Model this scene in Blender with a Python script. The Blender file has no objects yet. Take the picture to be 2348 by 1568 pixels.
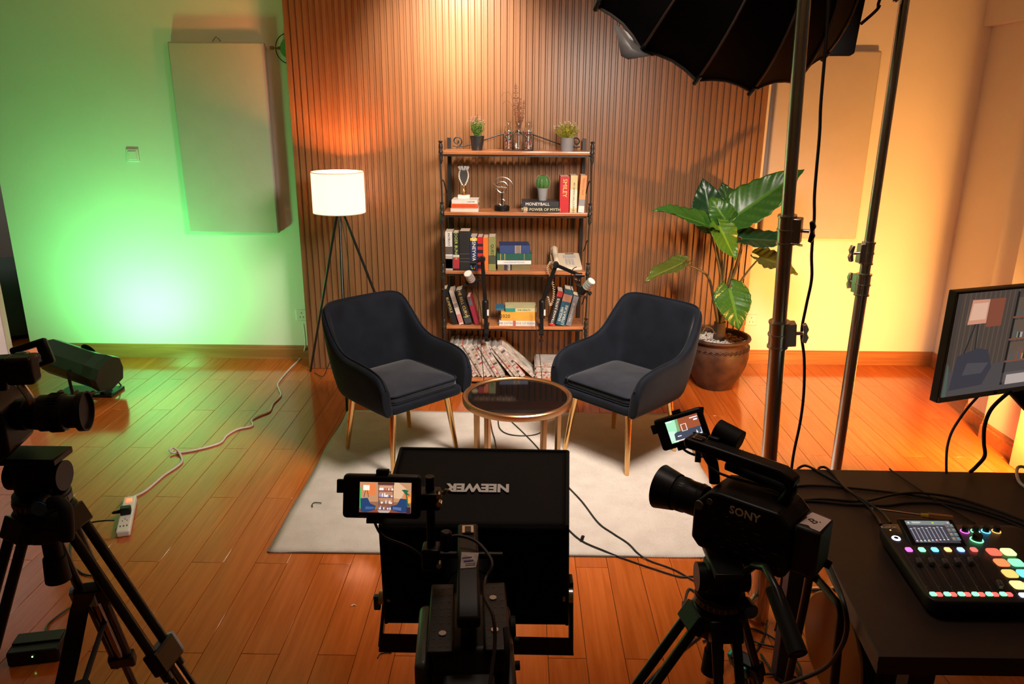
import bpy, math, random
from mathutils import Matrix, Vector, Euler
random.seed(7)
PI = math.pi
SC = bpy.context.scene
COL = SC.collection
# ---------------- camera ----------------
FPX, CX, CY, CH = 1752.0, 1174.0, 784.0, 1.9
_p, _y, _r = math.radians(17.25), math.radians(0.53), math.radians(0.43)
FW = Vector((-math.sin(_y)*math.cos(_p), math.cos(_y)*math.cos(_p), -math.sin(_p)))
_r0 = Vector((math.cos(_y), math.sin(_y), 0)); _u0 = _r0.cross(FW)
RT = _r0*math.cos(_r)+_u0*math.sin(_r); UP = -_r0*math.sin(_r)+_u0*math.cos(_r)
cam_d = bpy.data.cameras.new('camera'); cam = bpy.data.objects.new('camera', cam_d); COL.objects.link(cam)
cam_d.sensor_width = 36; cam_d.lens = FPX/2348*36; cam_d.clip_start = .05; cam_d.clip_end = 60
cam.matrix_world = Matrix(((RT.x, UP.x, -FW.x, 0), (RT.y, UP.y, -FW.y, 0), (RT.z, UP.z, -FW.z, CH), (0, 0, 0, 1)))
SC.camera = cam
# ---------------- world, exposure, lamps of the set, added fills ----------------
W = bpy.data.worlds.new('world'); SC.world = W; W.use_nodes = True
W.node_tree.nodes['Background'].inputs[0].default_value = (1.0, .72, .5, 1)
W.node_tree.nodes['Background'].inputs[1].default_value = .022
vs = SC.view_settings; vs.view_transform = 'Standard'; vs.look = 'None'; vs.gamma = 1; vs.use_curve_mapping = False; vs.exposure = 0.0
def light(name, kind, loc, target, power, color, size=.3, spread=180, spot=60, blend=.5, shape='DISK'):
    d = bpy.data.lights.new(name, kind); d.energy = power; d.color = color
    if kind == 'AREA': d.shape = shape; d.size = size; d.spread = math.radians(spread)
    elif kind == 'SPOT': d.spot_size = math.radians(spot); d.spot_blend = blend; d.shadow_soft_size = size
    else: d.shadow_soft_size = size
    o = bpy.data.objects.new(name, d); COL.objects.link(o); o.location = loc
    if target is not None:
        o.rotation_euler = (Vector(target)-Vector(loc)).to_track_quat('-Z', 'Y').to_euler()
    return o
# softbox geometry (mouth centre, facing, radius)
SB_C = Vector((.64, 2.94, 2.36)); _az, _ti = -.378, .651; SB_R = .516
SB_N = Vector((math.sin(_az)*math.cos(_ti), math.cos(_az)*math.cos(_ti), -math.sin(_ti)))
light('key_light', 'AREA', SB_C+SB_N*.03, SB_C+SB_N*.03+Vector((-.20, .58, -.80)), 53, (1, .86, .74), .76, 112)
light('green_light', 'AREA', (-2.86, 4.98, .27), (-2.80, 5.63, 1.0), 28, (.14, 1, .25), .20)
light('amber_light', 'AREA', (2.62, 3.42, .40), (2.45, 5.6, .35), 72, (1, .42, .09), .22, 124)
light('lamp_bulb', 'POINT', (-1.19, 5.05, 1.36), None, 90, (1, .27, .065), .05)
light('recess_fill', 'AREA', (-4.5, 6.4, 2.8), (-4.6, 7.2, 1.2), 16, (1, .9, .82), .4, 150)  # added fill that lifts the dark far wall in the recess
light('ceiling_light', 'AREA', (-.45, 4.45, 2.93), (-.42, 5.39, 2.2), 16, (1, .78, .60), .22, 66)
light('foreground_fill', 'AREA', (.15, 2.0, 2.96), (.15, 2.35, 0), 5, (1, .80, .66), .5, 120)  # added fill in place of key spill and ceiling bounce over the foreground
light('panel_fill', 'AREA', (-4.3, 2.4, 2.3), (-3.3, 4.2, .7), 5, (1, .80, .70), .5, 50)  # unseen fill, added to brighten the white panel at the left

# ---------------- helpers ----------------
def ray(px, py): return FW+RT*((px-CX)/FPX)-UP*((py-CY)/FPX)
def at(px, py, y):
    d = ray(px, py); return Vector((0, 0, CH))+d*(y/d.y)
def fl(px, py, z=0.0):
    d = ray(px, py); return Vector((0, 0, CH))+d*((z-CH)/d.z)
MATS = {}
def nd(nt, t, **kw):
    n = nt.nodes.new(t)
    for k, v in kw.items(): setattr(n, k, v)
    return n
def mat(name, c, rough=.6, metal=0, emit=0, bump=0, bscale=200, var=0, vscale=8, spec=.5, sheen=0, coat=0, alpha=1, trans=0, stretch=(1, 1, 1)):
    if name in MATS: return MATS[name]
    m = bpy.data.materials.new(name); m.use_nodes = True; nt = m.node_tree; b = nt.nodes['Principled BSDF']
    b.inputs['Base Color'].default_value = (*c, 1); b.inputs['Roughness'].default_value = rough; b.inputs['Metallic'].default_value = metal
    b.inputs['Specular IOR Level'].default_value = spec
    if sheen: b.inputs['Sheen Weight'].default_value = sheen; b.inputs['Sheen Roughness'].default_value = .4
    if coat: b.inputs['Coat Weight'].default_value = coat; b.inputs['Coat Roughness'].default_value = .1
    if trans: b.inputs['Transmission Weight'].default_value = trans
    if alpha < 1: b.inputs['Alpha'].default_value = alpha
    if emit: b.inputs['Emission Color'].default_value = (*c, 1); b.inputs['Emission Strength'].default_value = emit
    tc = nd(nt, 'ShaderNodeTexCoord'); mp = nd(nt, 'ShaderNodeMapping'); mp.inputs['Scale'].default_value = stretch
    nt.links.new(tc.outputs['Object'], mp.inputs['Vector'])
    v = var if var else .06
    n = nd(nt, 'ShaderNodeTexNoise'); n.inputs['Scale'].default_value = vscale; n.inputs['Detail'].default_value = 4
    nt.links.new(mp.outputs[0], n.inputs['Vector'])
    r = nd(nt, 'ShaderNodeValToRGB'); r.color_ramp.elements[0].position = .3; r.color_ramp.elements[1].position = .7
    r.color_ramp.elements[0].color = (*[max(0, x*(1-v)) for x in c], 1); r.color_ramp.elements[1].color = (*[min(1, x*(1+v)) for x in c], 1)
    nt.links.new(n.outputs[0], r.inputs[0]); nt.links.new(r.outputs[0], b.inputs['Base Color'])
    if bump:
        n2 = nd(nt, 'ShaderNodeTexNoise'); n2.inputs['Scale'].default_value = bscale; n2.inputs['Detail'].default_value = 3
        nt.links.new(mp.outputs[0], n2.inputs['Vector'])
        bp = nd(nt, 'ShaderNodeBump'); bp.inputs['Strength'].default_value = bump; bp.inputs['Distance'].default_value = .002
        nt.links.new(n2.outputs[0], bp.inputs['Height']); nt.links.new(bp.outputs[0], b.inputs['Normal'])
    MATS[name] = m; return m
def wood(name, c1, c2, rough=.3, scale=1.0, axis=1, tint=.12, coat=0, bump=.05, spec=.5):
    """wood grain running along the given local axis, tinted per object"""
    if name in MATS: return MATS[name]
    m = bpy.data.materials.new(name); m.use_nodes = True; nt = m.node_tree; b = nt.nodes['Principled BSDF']
    tc = nd(nt, 'ShaderNodeTexCoord'); oi = nd(nt, 'ShaderNodeObjectInfo')
    ad = nd(nt, 'ShaderNodeVectorMath', operation='ADD'); sc = nd(nt, 'ShaderNodeVectorMath', operation='SCALE')
    cb = nd(nt, 'ShaderNodeCombineXYZ')
    for i in range(3): nt.links.new(oi.outputs['Random'], cb.inputs[i])
    nt.links.new(cb.outputs[0], sc.inputs[0]); sc.inputs['Scale'].default_value = 37
    nt.links.new(tc.outputs['Object'], ad.inputs[0]); nt.links.new(sc.outputs[0], ad.inputs[1])
    mp = nd(nt, 'ShaderNodeMapping'); s = [22*scale]*3; s[axis] = 1.1*scale; mp.inputs['Scale'].default_value = s
    nt.links.new(ad.outputs[0], mp.inputs['Vector'])
    n = nd(nt, 'ShaderNodeTexNoise'); n.inputs['Scale'].default_value = 2.2; n.inputs['Detail'].default_value = 7; n.inputs['Distortion'].default_value = .6
    nt.links.new(mp.outputs[0], n.inputs['Vector'])
    r = nd(nt, 'ShaderNodeValToRGB'); r.color_ramp.elements[0].position = .3; r.color_ramp.elements[1].position = .72
    r.color_ramp.elements[0].color = (*c1, 1); r.color_ramp.elements[1].color = (*c2, 1)
    nt.links.new(n.outputs[0], r.inputs[0])
    hs = nd(nt, 'ShaderNodeHueSaturation'); mr = nd(nt, 'ShaderNodeMapRange')
    mr.inputs['To Min'].default_value = 1-tint; mr.inputs['To Max'].default_value = 1+tint
    nt.links.new(oi.outputs['Random'], mr.inputs['Value']); nt.links.new(mr.outputs[0], hs.inputs['Value'])
    nt.links.new(r.outputs[0], hs.inputs['Color']); nt.links.new(hs.outputs[0], b.inputs['Base Color'])
    b.inputs['Roughness'].default_value = rough; b.inputs['Specular IOR Level'].default_value = spec
    if coat: b.inputs['Coat Weight'].default_value = coat; b.inputs['Coat Roughness'].default_value = .12
    bp = nd(nt, 'ShaderNodeBump'); bp.inputs['Strength'].default_value = bump; bp.inputs['Distance'].default_value = .002
    nt.links.new(n.outputs[0], bp.inputs['Height']); nt.links.new(bp.outputs[0], b.inputs['Normal'])
    MATS[name] = m; return m
def colmat(name, strength=1.0, emit=True, rough=.5):
    if name in MATS: return MATS[name]
    m = bpy.data.materials.new(name); m.use_nodes = True; nt = m.node_tree; b = nt.nodes['Principled BSDF']
    a = nd(nt, 'ShaderNodeVertexColor'); a.layer_name = 'Col'
    if emit:
        b.inputs['Base Color'].default_value = (.01, .01, .012, 1); b.inputs['Roughness'].default_value = .15
        nt.links.new(a.outputs[0], b.inputs['Emission Color']); b.inputs['Emission Strength'].default_value = strength
    else:
        nt.links.new(a.outputs[0], b.inputs['Base Color']); b.inputs['Roughness'].default_value = rough
    MATS[name] = m; return m
def smooth_path(pts, k=6, closed=False):
    pts = [Vector(p) for p in pts]; n = len(pts); out = []
    if n < 3: return pts
    rng = range(n if closed else n-1)
    for i in rng:
        if closed: a, b, c, d = pts[i-1], pts[i], pts[(i+1) % n], pts[(i+2) % n]
        else: a, b, c, d = pts[max(0, i-1)], pts[i], pts[i+1], pts[min(n-1, i+2)]
        for j in range(k):
            t = j/k
            out.append(.5*((2*b)+(c-a)*t+(2*a-5*b+4*c-d)*t*t+(3*b-a-3*c+d)*t**3))
    if not closed: out.append(pts[-1])
    return out
class G:
    def __init__(s): s.v = []; s.f = []; s.c = []
    def add(s, vs_, fs, M=None):
        o = len(s.v)
        for p in vs_:
            p = Vector(p)
            if M is not None: p = M @ p
            s.v.append(p)
        for f in fs: s.f.append([i+o for i in f])
        return s
    def box(s, a, b, M=None):
        x0, y0, z0 = a; x1, y1, z1 = b
        return s.add([(x0, y0, z0), (x1, y0, z0), (x1, y1, z0), (x0, y1, z0), (x0, y0, z1), (x1, y0, z1), (x1, y1, z1), (x0, y1, z1)],
                     [(0, 3, 2, 1), (4, 5, 6, 7), (0, 1, 5, 4), (1, 2, 6, 5), (2, 3, 7, 6), (3, 0, 4, 7)], M)
    def cbox(s, c, size, M=None, rot=None):
        T = Matrix.Translation(Vector(c))
        if rot is not None: T = T @ Euler(rot).to_matrix().to_4x4()
        if M is not None: T = M @ T
        h = [q/2 for q in size]
        return s.box((-h[0], -h[1], -h[2]), (h[0], h[1], h[2]), T)
    def hexa(s, p8, M=None):
        return s.add(p8, [(0, 3, 2, 1), (4, 5, 6, 7), (0, 1, 5, 4), (1, 2, 6, 5), (2, 3, 7, 6), (3, 0, 4, 7)], M)
    def ring(s, c, u, v, r, n, ph=0): return [c+(u*math.cos(ph+2*PI*i/n)+v*math.sin(ph+2*PI*i/n))*r for i in range(n)]
    def cyl(s, p0, p1, r0, r1=None, n=14, M=None, caps=True, ph=0):
        p0 = Vector(p0); p1 = Vector(p1); r1 = r0 if r1 is None else r1
        d = (p1-p0).normalized(); a = Vector((0, 0, 1)) if abs(d.z) < .9 else Vector((1, 0, 0))
        u = d.cross(a).normalized(); v = d.cross(u)
        V = s.ring(p0, u, v, r0, n, ph)+s.ring(p1, u, v, r1, n, ph)
        Fs = [(i, (i+1) % n, n+(i+1) % n, n+i) for i in range(n)]
        if caps: Fs += [tuple(range(n))[::-1], tuple(range(n, 2*n))]
        return s.add(V, Fs, M)
    def tube(s, pts, r, n=8, closed=False, k=6, M=None, raw=False):
        P = [Vector(p) for p in pts] if raw else smooth_path(pts, k, closed)
        N = len(P); V = []; Fs = []
        rr = r if isinstance(r, (list, tuple)) else None
        pu = None
        for i, p in enumerate(P):
            if closed: d = P[(i+1) % N]-P[i-1]
            else: d = P[min(N-1, i+1)]-P[max(0, i-1)]
            d = d.normalized() if d.length > 1e-9 else Vector((0, 0, 1))
            if pu is None:
                a = Vector((0, 0, 1)) if abs(d.z) < .9 else Vector((1, 0, 0)); u = d.cross(a).normalized()
            else:
                u = pu-d*pu.dot(d); u = u.normalized() if u.length > 1e-6 else d.orthogonal().normalized()
            pu = u; v = d.cross(u)
            q = r if rr is None else rr[0]+(rr[1]-rr[0])*i/(N-1)
            V += s.ring(p, u, v, q, n)
        for i in range(N if closed else N-1):
            j = (i+1) % N
            for k_ in range(n):
                l = (k_+1) % n; Fs.append((i*n+k_, i*n+l, j*n+l, j*n+k_))
        if not closed: Fs += [tuple(range(n))[::-1], tuple(range((N-1)*n, N*n))]
        return s.add(V, Fs, M)
    def lathe(s, prof, n=24, M=None, ph=0):
        V = []; Fs = []; m = len(prof)
        for r, z in prof: V += [(r*math.cos(ph+2*PI*i/n), r*math.sin(ph+2*PI*i/n), z) for i in range(n)]
        for j in range(m-1):
            for i in range(n):
                l = (i+1) % n; Fs.append((j*n+i, j*n+l, (j+1)*n+l, (j+1)*n+i))
        if prof[0][0] > 1e-5: Fs.append(tuple(range(n))[::-1])
        if prof[-1][0] > 1e-5: Fs.append(tuple(range((m-1)*n, m*n)))
        return s.add(V, Fs, M)
    def ball(s, c, r, n=12, sc=(1, 1, 1), M=None):
        pr = [(max(1e-6, r*math.sin(PI*i/(n//2))), -r*math.cos(PI*i/(n//2))) for i in range(n//2+1)]
        T = Matrix.Translation(Vector(c)) @ Matrix.Diagonal((*sc, 1))
        return s.lathe(pr, n, T if M is None else M @ T)
    def prism(s, poly, h0, h1, M=None):
        n = len(poly); V = [(x, y, h0) for x, y in poly]+[(x, y, h1) for x, y in poly]
        return s.add(V, [tuple(range(n))[::-1], tuple(range(n, 2*n))]+[(i, (i+1) % n, n+(i+1) % n, n+i) for i in range(n)], M)
    def torus(s, c, R, r, n=40, m=8, M=None, sq=None):
        V = []; Fs = []
        for i in range(n):
            a = 2*PI*i/n
            for j in range(m):
                b = 2*PI*j/m; V.append((c[0]+(R+r*math.cos(b))*math.cos(a), c[1]+(R+r*math.cos(b))*math.sin(a), c[2]+r*math.sin(b)))
        for i in range(n):
            for j in range(m): Fs.append((i*m+j, ((i+1) % n)*m+j, ((i+1) % n)*m+(j+1) % m, i*m+(j+1) % m))
        return s.add(V, Fs, M)
    def obj(s, name, m, parent=None, world=False, bevel=0, smooth=True, sub=0, ang=40, bseg=2, cols=None):
        me = bpy.data.meshes.new(name); me.from_pydata([tuple(v) for v in s.v], [], s.f)
        me.materials.append(m)
        if cols:
            ca = me.color_attributes.new('Col', 'FLOAT_COLOR', 'CORNER'); k = 0
            for pi, p in enumerate(me.polygons):
                for _ in p.loop_indices: ca.data[k].color = (*cols[pi], 1); k += 1
        if smooth:
            me.shade_smooth()
            if not sub: me.set_sharp_from_angle(angle=math.radians(ang))
        me.update()
        o = bpy.data.objects.new(name, me); COL.objects.link(o)
        if bevel:
            b = o.modifiers.new('bevel', 'BEVEL'); b.width = bevel; b.segments = bseg; b.limit_method = 'ANGLE'; b.angle_limit = math.radians(35); b.harden_normals = False
        if sub:
            q = o.modifiers.new('sub', 'SUBSURF'); q.levels = sub; q.render_levels = sub
        if parent is not None:
            o.parent = parent
            if world and parent.type == 'EMPTY': o.matrix_parent_inverse = parent.matrix_basis.inverted()
        return o
def thing(name, label, cat, loc=(0, 0, 0), rz=0, group=None, rot=None):
    o = bpy.data.objects.new(name, None); COL.objects.link(o); o.empty_display_size = .05
    o.location = loc; o.rotation_euler = rot if rot is not None else (0, 0, rz)
    return tag(o, label, cat, group)
def tag(o, label=None, cat=None, group=None, kind=None):
    if label: o['label'] = label
    if cat: o['category'] = cat
    if group: o['group'] = group
    if kind: o['kind'] = kind
    return o
def struct(o): o['kind'] = 'structure'; return o
def copy_tree(o, parent=None):
    c = o.copy(); COL.objects.link(c)
    if parent is not None: c.parent = parent
    for ch in list(o.children): copy_tree(ch, c)
    return c
def text(s_, size, m, parent, M, name='lettering', ext=.0004, world=False, align='CENTER', bold=0, xs=1.0):
    cu = bpy.data.curves.new('t', 'FONT'); cu.body = s_; cu.size = size; cu.extrude = ext; cu.align_x = align; cu.align_y = 'CENTER'; cu.resolution_u = 2; cu.offset = bold
    t = bpy.data.objects.new('t', cu); COL.objects.link(t)
    dg = bpy.context.evaluated_depsgraph_get(); dg.update()
    me = bpy.data.meshes.new_from_object(t.evaluated_get(dg)); COL.objects.unlink(t); bpy.data.objects.remove(t)
    if xs != 1.0: me.transform(Matrix.Diagonal((xs, 1, 1, 1)))
    me.transform(M); me.materials.clear(); me.materials.append(m); me.name = name
    o = bpy.data.objects.new(name, me); COL.objects.link(o)
    if parent is not None:
        o.parent = parent
        if world and parent.type == 'EMPTY': o.matrix_parent_inverse = parent.matrix_basis.inverted()
    return o
def frame(origin, x, y):
    x = Vector(x).normalized(); z = x.cross(Vector(y)).normalized(); y = z.cross(x)
    return Matrix(((x.x, y.x, z.x, origin[0]), (x.y, y.y, z.y, origin[1]), (x.z, y.z, z.z, origin[2]), (0, 0, 0, 1)))
def picture(name, parent, M, w, h, polys, strength, mname, world=False):
    """flat emissive picture: polys = [(rgb, [(u,v)...])], v up, layered a hair apart"""
    g = G(); cols = []
    for i, (c, pl) in enumerate(polys):
        g.add([((u-.5)*w, (v-.5)*h, .00012*i) for u, v in pl], [tuple(range(len(pl)))], M); cols.append(c)
    return g.obj(name, colmat(mname, strength), parent, world, smooth=False, cols=cols)
def R4(u0, v0, u1, v1): return [(u0, v0), (u1, v0), (u1, v1), (u0, v1)]

# ---------------- materials ----------------
M_wall = mat('wall_paint', (.74, .70, .64), .55, bump=.08, bscale=300, var=.02, vscale=3)
M_panel = mat('acoustic_fabric', (.50, .46, .42), .9, bump=.3, bscale=900, var=.03)
M_floor = wood('floor_boards', (.37, .078, .010), (.50, .122, .020), .13, 1.0, 1, .10, bump=.006, spec=.85)
M_base = wood('baseboard_wood', (.27, .095, .03), (.42, .16, .055), .3, .8, 0, .06)
M_slat = wood('slat_wood', (.20, .092, .040), (.25, .122, .055), .34, .6, 2, .05, bump=.02)
M_slatd = mat('slat_backing', (.15, .06, .022), .5)
M_shelf = wood('shelf_wood', (.30, .10, .035), (.52, .21, .08), .3, 1.2, 0, .1)
M_iron = mat('black_iron', (.012, .012, .013), .45, bump=.2, bscale=150)
M_black = mat('black_plastic', (.006, .006, .0065), .42, spec=.28)
M_blackm = mat('black_metal', (.015, .014, .014), .32, .3)
M_rubber = mat('black_rubber', (.007, .007, .007), .65, spec=.25)
M_cloth = mat('black_cloth', (.008, .0075, .008), .85, bump=.3, bscale=700)
M_velvet = mat('black_velvet', (.0045, .006, .010), .8, spec=.12, sheen=.10, bump=.15, bscale=400, var=.35, vscale=9)
M_velvs = mat('grey_blue_velvet', (.012, .014, .021), .75, spec=.15, sheen=.3, bump=.2, bscale=400, var=.3, vscale=12)
M_gold = mat('polished_gold', (.82, .50, .20), .18, 1)
M_bronze = mat('brushed_bronze', (.50, .30, .15), .33, 1)
M_glassb = mat('black_glass', (.004, .004, .004), .04, spec=.7)
M_chrome = mat('chrome', (.78, .73, .68), .24, 1)
M_chromed = mat('worn_chrome', (.68, .63, .58), .30, 1)
M_white = mat('white_plastic', (.72, .69, .64), .4)
M_paper = mat('paper', (.70, .58, .45), .8, var=.1, vscale=60, stretch=(1, 1, 8))
M_ink = mat('printed_white', (.8, .78, .72), .6)
M_gink = mat('printed_gold', (.75, .55, .18), .5)
M_kink = mat('printed_black', (.01, .01, .01), .5)
M_cable = mat('black_cable', (.010, .010, .010), .5)
M_blue = mat('blue_anodised', (.05, .16, .34), .4, .3)
M_silver = mat('silver_grille', (.55, .54, .53), .4, .6)
M_clear = mat('clear_glass', (.95, .95, .95), .02, trans=1)

# ---------------- the room ----------------
WY = 5.63
FLX0, FLX1 = -5.2, 4.2
root_floor = struct(G().box((-5.2, -1.6, -.06), (4.2, 8.2, -.012)).obj('floor', mat('subfloor', (.05, .02, .01), .8)))
PWD = .1385; x_off = -.0208
plank_meshes = []
g = G().box((0, 0, -.0115), (PWD-.0016, .5685*2-.0016, 0)); pm = g.obj('plank', M_floor, root_floor, bevel=.0009, bseg=1)
first = pm; cnt = 0
rest = G()
def plank(ix, y0, y1, near):
    global cnt
    x = x_off+ix*PWD
    if near:
        if cnt == 0: o = first
        else:
            o = first.copy(); COL.objects.link(o); o.parent = root_floor
        o.location = (x, y0, 0); o.scale = (1, (y1-y0)/1.137, 1); cnt += 1
    else: rest.box((x, y0+.0008, -.0115), (x+PWD-.0016, y1-.0008, 0))
for ix in range(int(FLX0/PWD), int(FLX1/PWD)):
    x = x_off+ix*PWD; off = 0 if ix % 2 else .5685
    y = -1.7+off+.012-.5685*1
    while y < 8.1:
        y0, y1 = max(y, -1.6), min(y+1.137, 8.1)
        vis = y1 > 2.1 and y0 < WY and x > -.76*y1-.12 and x < .70*y1-.02 and (y0 < WY-.1)
        if x+PWD > 3.19 and y0 > 2.9: vis = False
        if y1-y0 > .05: plank(ix, y0, y1, vis and cnt < 298)
        y += 1.137
ro = rest.obj('plank_field', M_floor, root_floor, smooth=False); ro['kind'] = 'stuff'
LX = -3.80; RX = 3.19
struct(G().box((LX, WY, 0), (RX+.15, WY+.14, 3.0)).obj('wall_back', M_wall))
struct(G().box((RX, 2.2, 0), (RX+.15, WY, 3.0)).obj('wall_right', M_wall))
struct(G().box((RX-.06, 2.2, 2.43), (RX, WY, 3.0)).obj('trim_1', M_wall, bevel=.004))
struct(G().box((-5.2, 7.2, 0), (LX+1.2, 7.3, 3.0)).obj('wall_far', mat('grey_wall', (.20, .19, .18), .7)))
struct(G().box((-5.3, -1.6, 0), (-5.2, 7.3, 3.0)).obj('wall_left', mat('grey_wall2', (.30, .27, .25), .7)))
struct(G().box((-5.3, -1.7, 0), (4.2, -1.6, 3.0)).obj('wall_front', mat('grey_wall2', (.30, .27, .25), .7)))
struct(G().box((-5.3, -1.7, 3.0), (4.3, 8.2, 3.06)).obj('ceiling', mat('ceiling_paint', (.60, .56, .52), .8)))
def skirting(name, x0, x1, y, M=None):
    prof = [(0, 0), (.016, 0), (.016, .078), (.010, .088), (.010, .098), (.004, .108), (0, .108)]
    V = [(x0, y-d, z) for d, z in prof]+[(x1, y-d, z) for d, z in prof]; n = len(prof)
    return struct(G().add(V, [tuple(range(n)), tuple(range(n, 2*n))[::-1]]+[(i, n+i, n+(i+1) % n, (i+1) % n) for i in range(n)], M).obj(name, M_base, smooth=False))
skirting('baseboard_back', LX, RX, WY)
Mr = Matrix.Rotation(-PI/2, 4, 'Z')
skirting('baseboard_right', -WY+.016, -4.56, RX, Mr)
# stepped pillar on the right wall, its skirting, and the door leaf beyond
struct(G().box((2.86, 4.28, 0), (RX, 4.56, 3.0)).box((2.80, 3.92, 0), (RX, 4.28, 3.0)).obj('wall_pillar', M_wall))
skirting('baseboard_pillar', -4.56, -4.28, 2.86, Mr); skirting('baseboard_step', -4.28, -3.92, 2.80, Mr)
struct(G().box((2.74, 2.9, .0), (RX, 3.90, 2.3)).obj('door_1', mat('tan_door', (.42, .34, .22), .6), bevel=.004))
# switch + sockets on the wall
c = at(305, 356, WY)
t = thing('light_switch', 'square white light switch high on the green-lit wall', 'switch', (c.x, WY, c.z))
G().box((-.045, -.010, -.045), (.045, 0, .045)).obj('plate', M_white, t, bevel=.004)
G().box((-.030, -.014, -.030), (.030, -.009, .030)).obj('rocker', M_white, t, bevel=.002)
for px, py, lb in ((692, 722, 'white wall socket beside the slatted backdrop, with a white cord plugged in'), (1722, 733, 'white wall socket behind the big potted plant')):
    c = at(px, py, WY)
    t = thing('wall_socket', lb, 'socket', (c.x, WY, c.z))
    G().box((-.043, -.009, -.043), (.043, 0, .043)).obj('plate', M_white, t, bevel=.004)
    g = G()
    for a, b in ((0, .018), (-.012, -.014), (.012, -.014)): g.cbox((a, -.0095, b), (.003, .002, .012))
    g.obj('slots', M_kink, t)['kind'] = 'stuff'

# acoustic panels
def apanel(x0, x1, z0, z1, lb, rz=0):
    t = thing('acoustic_panel', lb, 'panel', ((x0+x1)/2, WY-.001, z0))
    w = (x1-x0)/2
    G().box((-w, -.055, 0), (w, 0, z1-z0)).obj('padded_face', M_panel, t, bevel=.012, bseg=3)
    g = G().tube([(-.03, -.02, z1-z0), (0, -.02, z1-z0+.035), (.03, -.02, z1-z0)], .002, 6, k=2); g.obj('hanging_wire', M_iron, t)
    return t
a = at(383, 95, WY-.05); b = at(640, 535, WY-.05)
apanel(a.x, b.x, b.z, a.z, 'pale grey fabric panel hung on the green-lit wall left of the backdrop')
a = at(1790, 115, WY-.05); b = at(1962, 548, WY-.05)
apanel(1.76, b.x, b.z, a.z, 'pale fabric panel hung on the amber-lit wall right of the backdrop')

# slatted backdrop
SY = 5.39; SX0, SX1 = -1.565, 1.655
t = thing('slatted_backdrop', 'tall freestanding wood backdrop of narrow vertical slats behind the bookshelf', 'backdrop', (0, SY, 0))
G().box((SX0, .012, 0), (SX1, .05, 2.98)).obj('backing_board', M_slatd, t)
g = G()
for x in (SX0+.06, (SX0+SX1)/2, SX1-.06): g.box((x-.02, .05, 0), (x+.02, .09, 2.98))
g.obj('rear_batten', M_base, t)
ns = 76; pw = (SX1-SX0)/ns; w1 = pw*.60; d = .011
pl = [(0, d), (0, .0015), (.0015, 0), (w1-.0015, 0), (w1, .0015), (w1+.004, d), (pw-.0025, d), (pw-.0025, d+.004), (0, d+.004)]
V = [(x, y, .004) for x, y in pl]+[(x, y, 2.97) for x, y in pl]; n = len(pl)
sl = G().add(V, [tuple(range(n))[::-1], tuple(range(n, 2*n))]+[(i, (i+1) % n, n+(i+1) % n, n+i) for i in range(n)]).obj('slat', M_slat, t, smooth=False)
sl.location = (SX0, 0, 0)
for i in range(1, ns):
    o = sl.copy(); COL.objects.link(o); o.parent = t; o.location = (SX0+i*pw, 0, 0)
# green protractor-shaped wall bracket peeking out beside the backdrop
c = at(640, 118, WY)
t = thing('wall_fan', 'small round wall fixture half hidden by the left edge of the backdrop', 'fixture', (at(668, 112, WY).x, WY-.03, at(668, 112, WY).z))
g = G().torus((0, 0, 0), .10, .003, 40, 6, Matrix.Rotation(PI/2, 4, 'X')); g.obj('outer_ring', M_black, t)
G().cyl((0, 0, 0), (0, -.02, 0), .065, n=24).obj('green_disc', mat('green_plastic', (.12, .35, .12), .5), t)
G().cyl((-.085, .03, 0), (-.085, -.05, 0), .006).box((-.125, -.05, -.012), (-.10, -.04, .012)).box((-.105, -.047, -.004), (-.06, -.043, .004)).box((-.07, -.05, -.01), (-.055, -.04, .01)).obj('clamp', mat('rusty_metal', (.20, .06, .03), .6), t)

# rug
M_rug = bpy.data.materials.new('rug_weave'); M_rug.use_nodes = True; nt = M_rug.node_tree; bs = nt.nodes['Principled BSDF']
bs.inputs['Roughness'].default_value = .95; bs.inputs['Specular IOR Level'].default_value = .1
tc = nd(nt, 'ShaderNodeTexCoord'); sp = nd(nt, 'ShaderNodeSeparateXYZ'); nt.links.new(tc.outputs['Object'], sp.inputs[0])
def mth(op, a, b=None):
    n = nd(nt, 'ShaderNodeMath', operation=op)
    for i, v in enumerate((a, b)):
        if v is None: continue
        if isinstance(v, (int, float)): n.inputs[i].default_value = v
        else: nt.links.new(v, n.inputs[i])
    return n.outputs[0]
tri = mth('PINGPONG', sp.outputs[0], .028)
ph = mth('ADD', mth('MULTIPLY', sp.outputs[1], 1.0), mth('MULTIPLY', tri, .85))
st = mth('SINE', mth('MULTIPLY', ph, 2*PI/.0085))
nz = nd(nt, 'ShaderNodeTexNoise'); nz.inputs['Scale'].default_value = 9; nz.inputs['Detail'].default_value = 6; nt.links.new(tc.outputs['Object'], nz.inputs['Vector'])
nf = nd(nt, 'ShaderNodeTexNoise'); nf.inputs['Scale'].default_value = 260; nt.links.new(tc.outputs['Object'], nf.inputs['Vector'])
hh = mth('ADD', mth('MULTIPLY', st, .22), mth('ADD', mth('MULTIPLY', nf.outputs[0], .7), mth('MULTIPLY', nz.outputs[0], .5)))
cr = nd(nt, 'ShaderNodeValToRGB'); cr.color_ramp.elements[0].position = .28; cr.color_ramp.elements[1].position = .85
cr.color_ramp.elements[0].color = (.37, .32, .275, 1); cr.color_ramp.elements[1].color = (.60, .55, .50, 1)
nt.links.new(hh, cr.inputs[0]); nt.links.new(cr.outputs[0], bs.inputs['Base Color'])
bp = nd(nt, 'ShaderNodeBump'); bp.inputs['Strength'].default_value = .5; bp.inputs['Distance'].default_value = .003
nt.links.new(hh, bp.inputs['Height']); nt.links.new(bp.outputs[0], bs.inputs['Normal'])
RG = (-1.10, 2.94, 1.01, 4.575)
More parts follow.
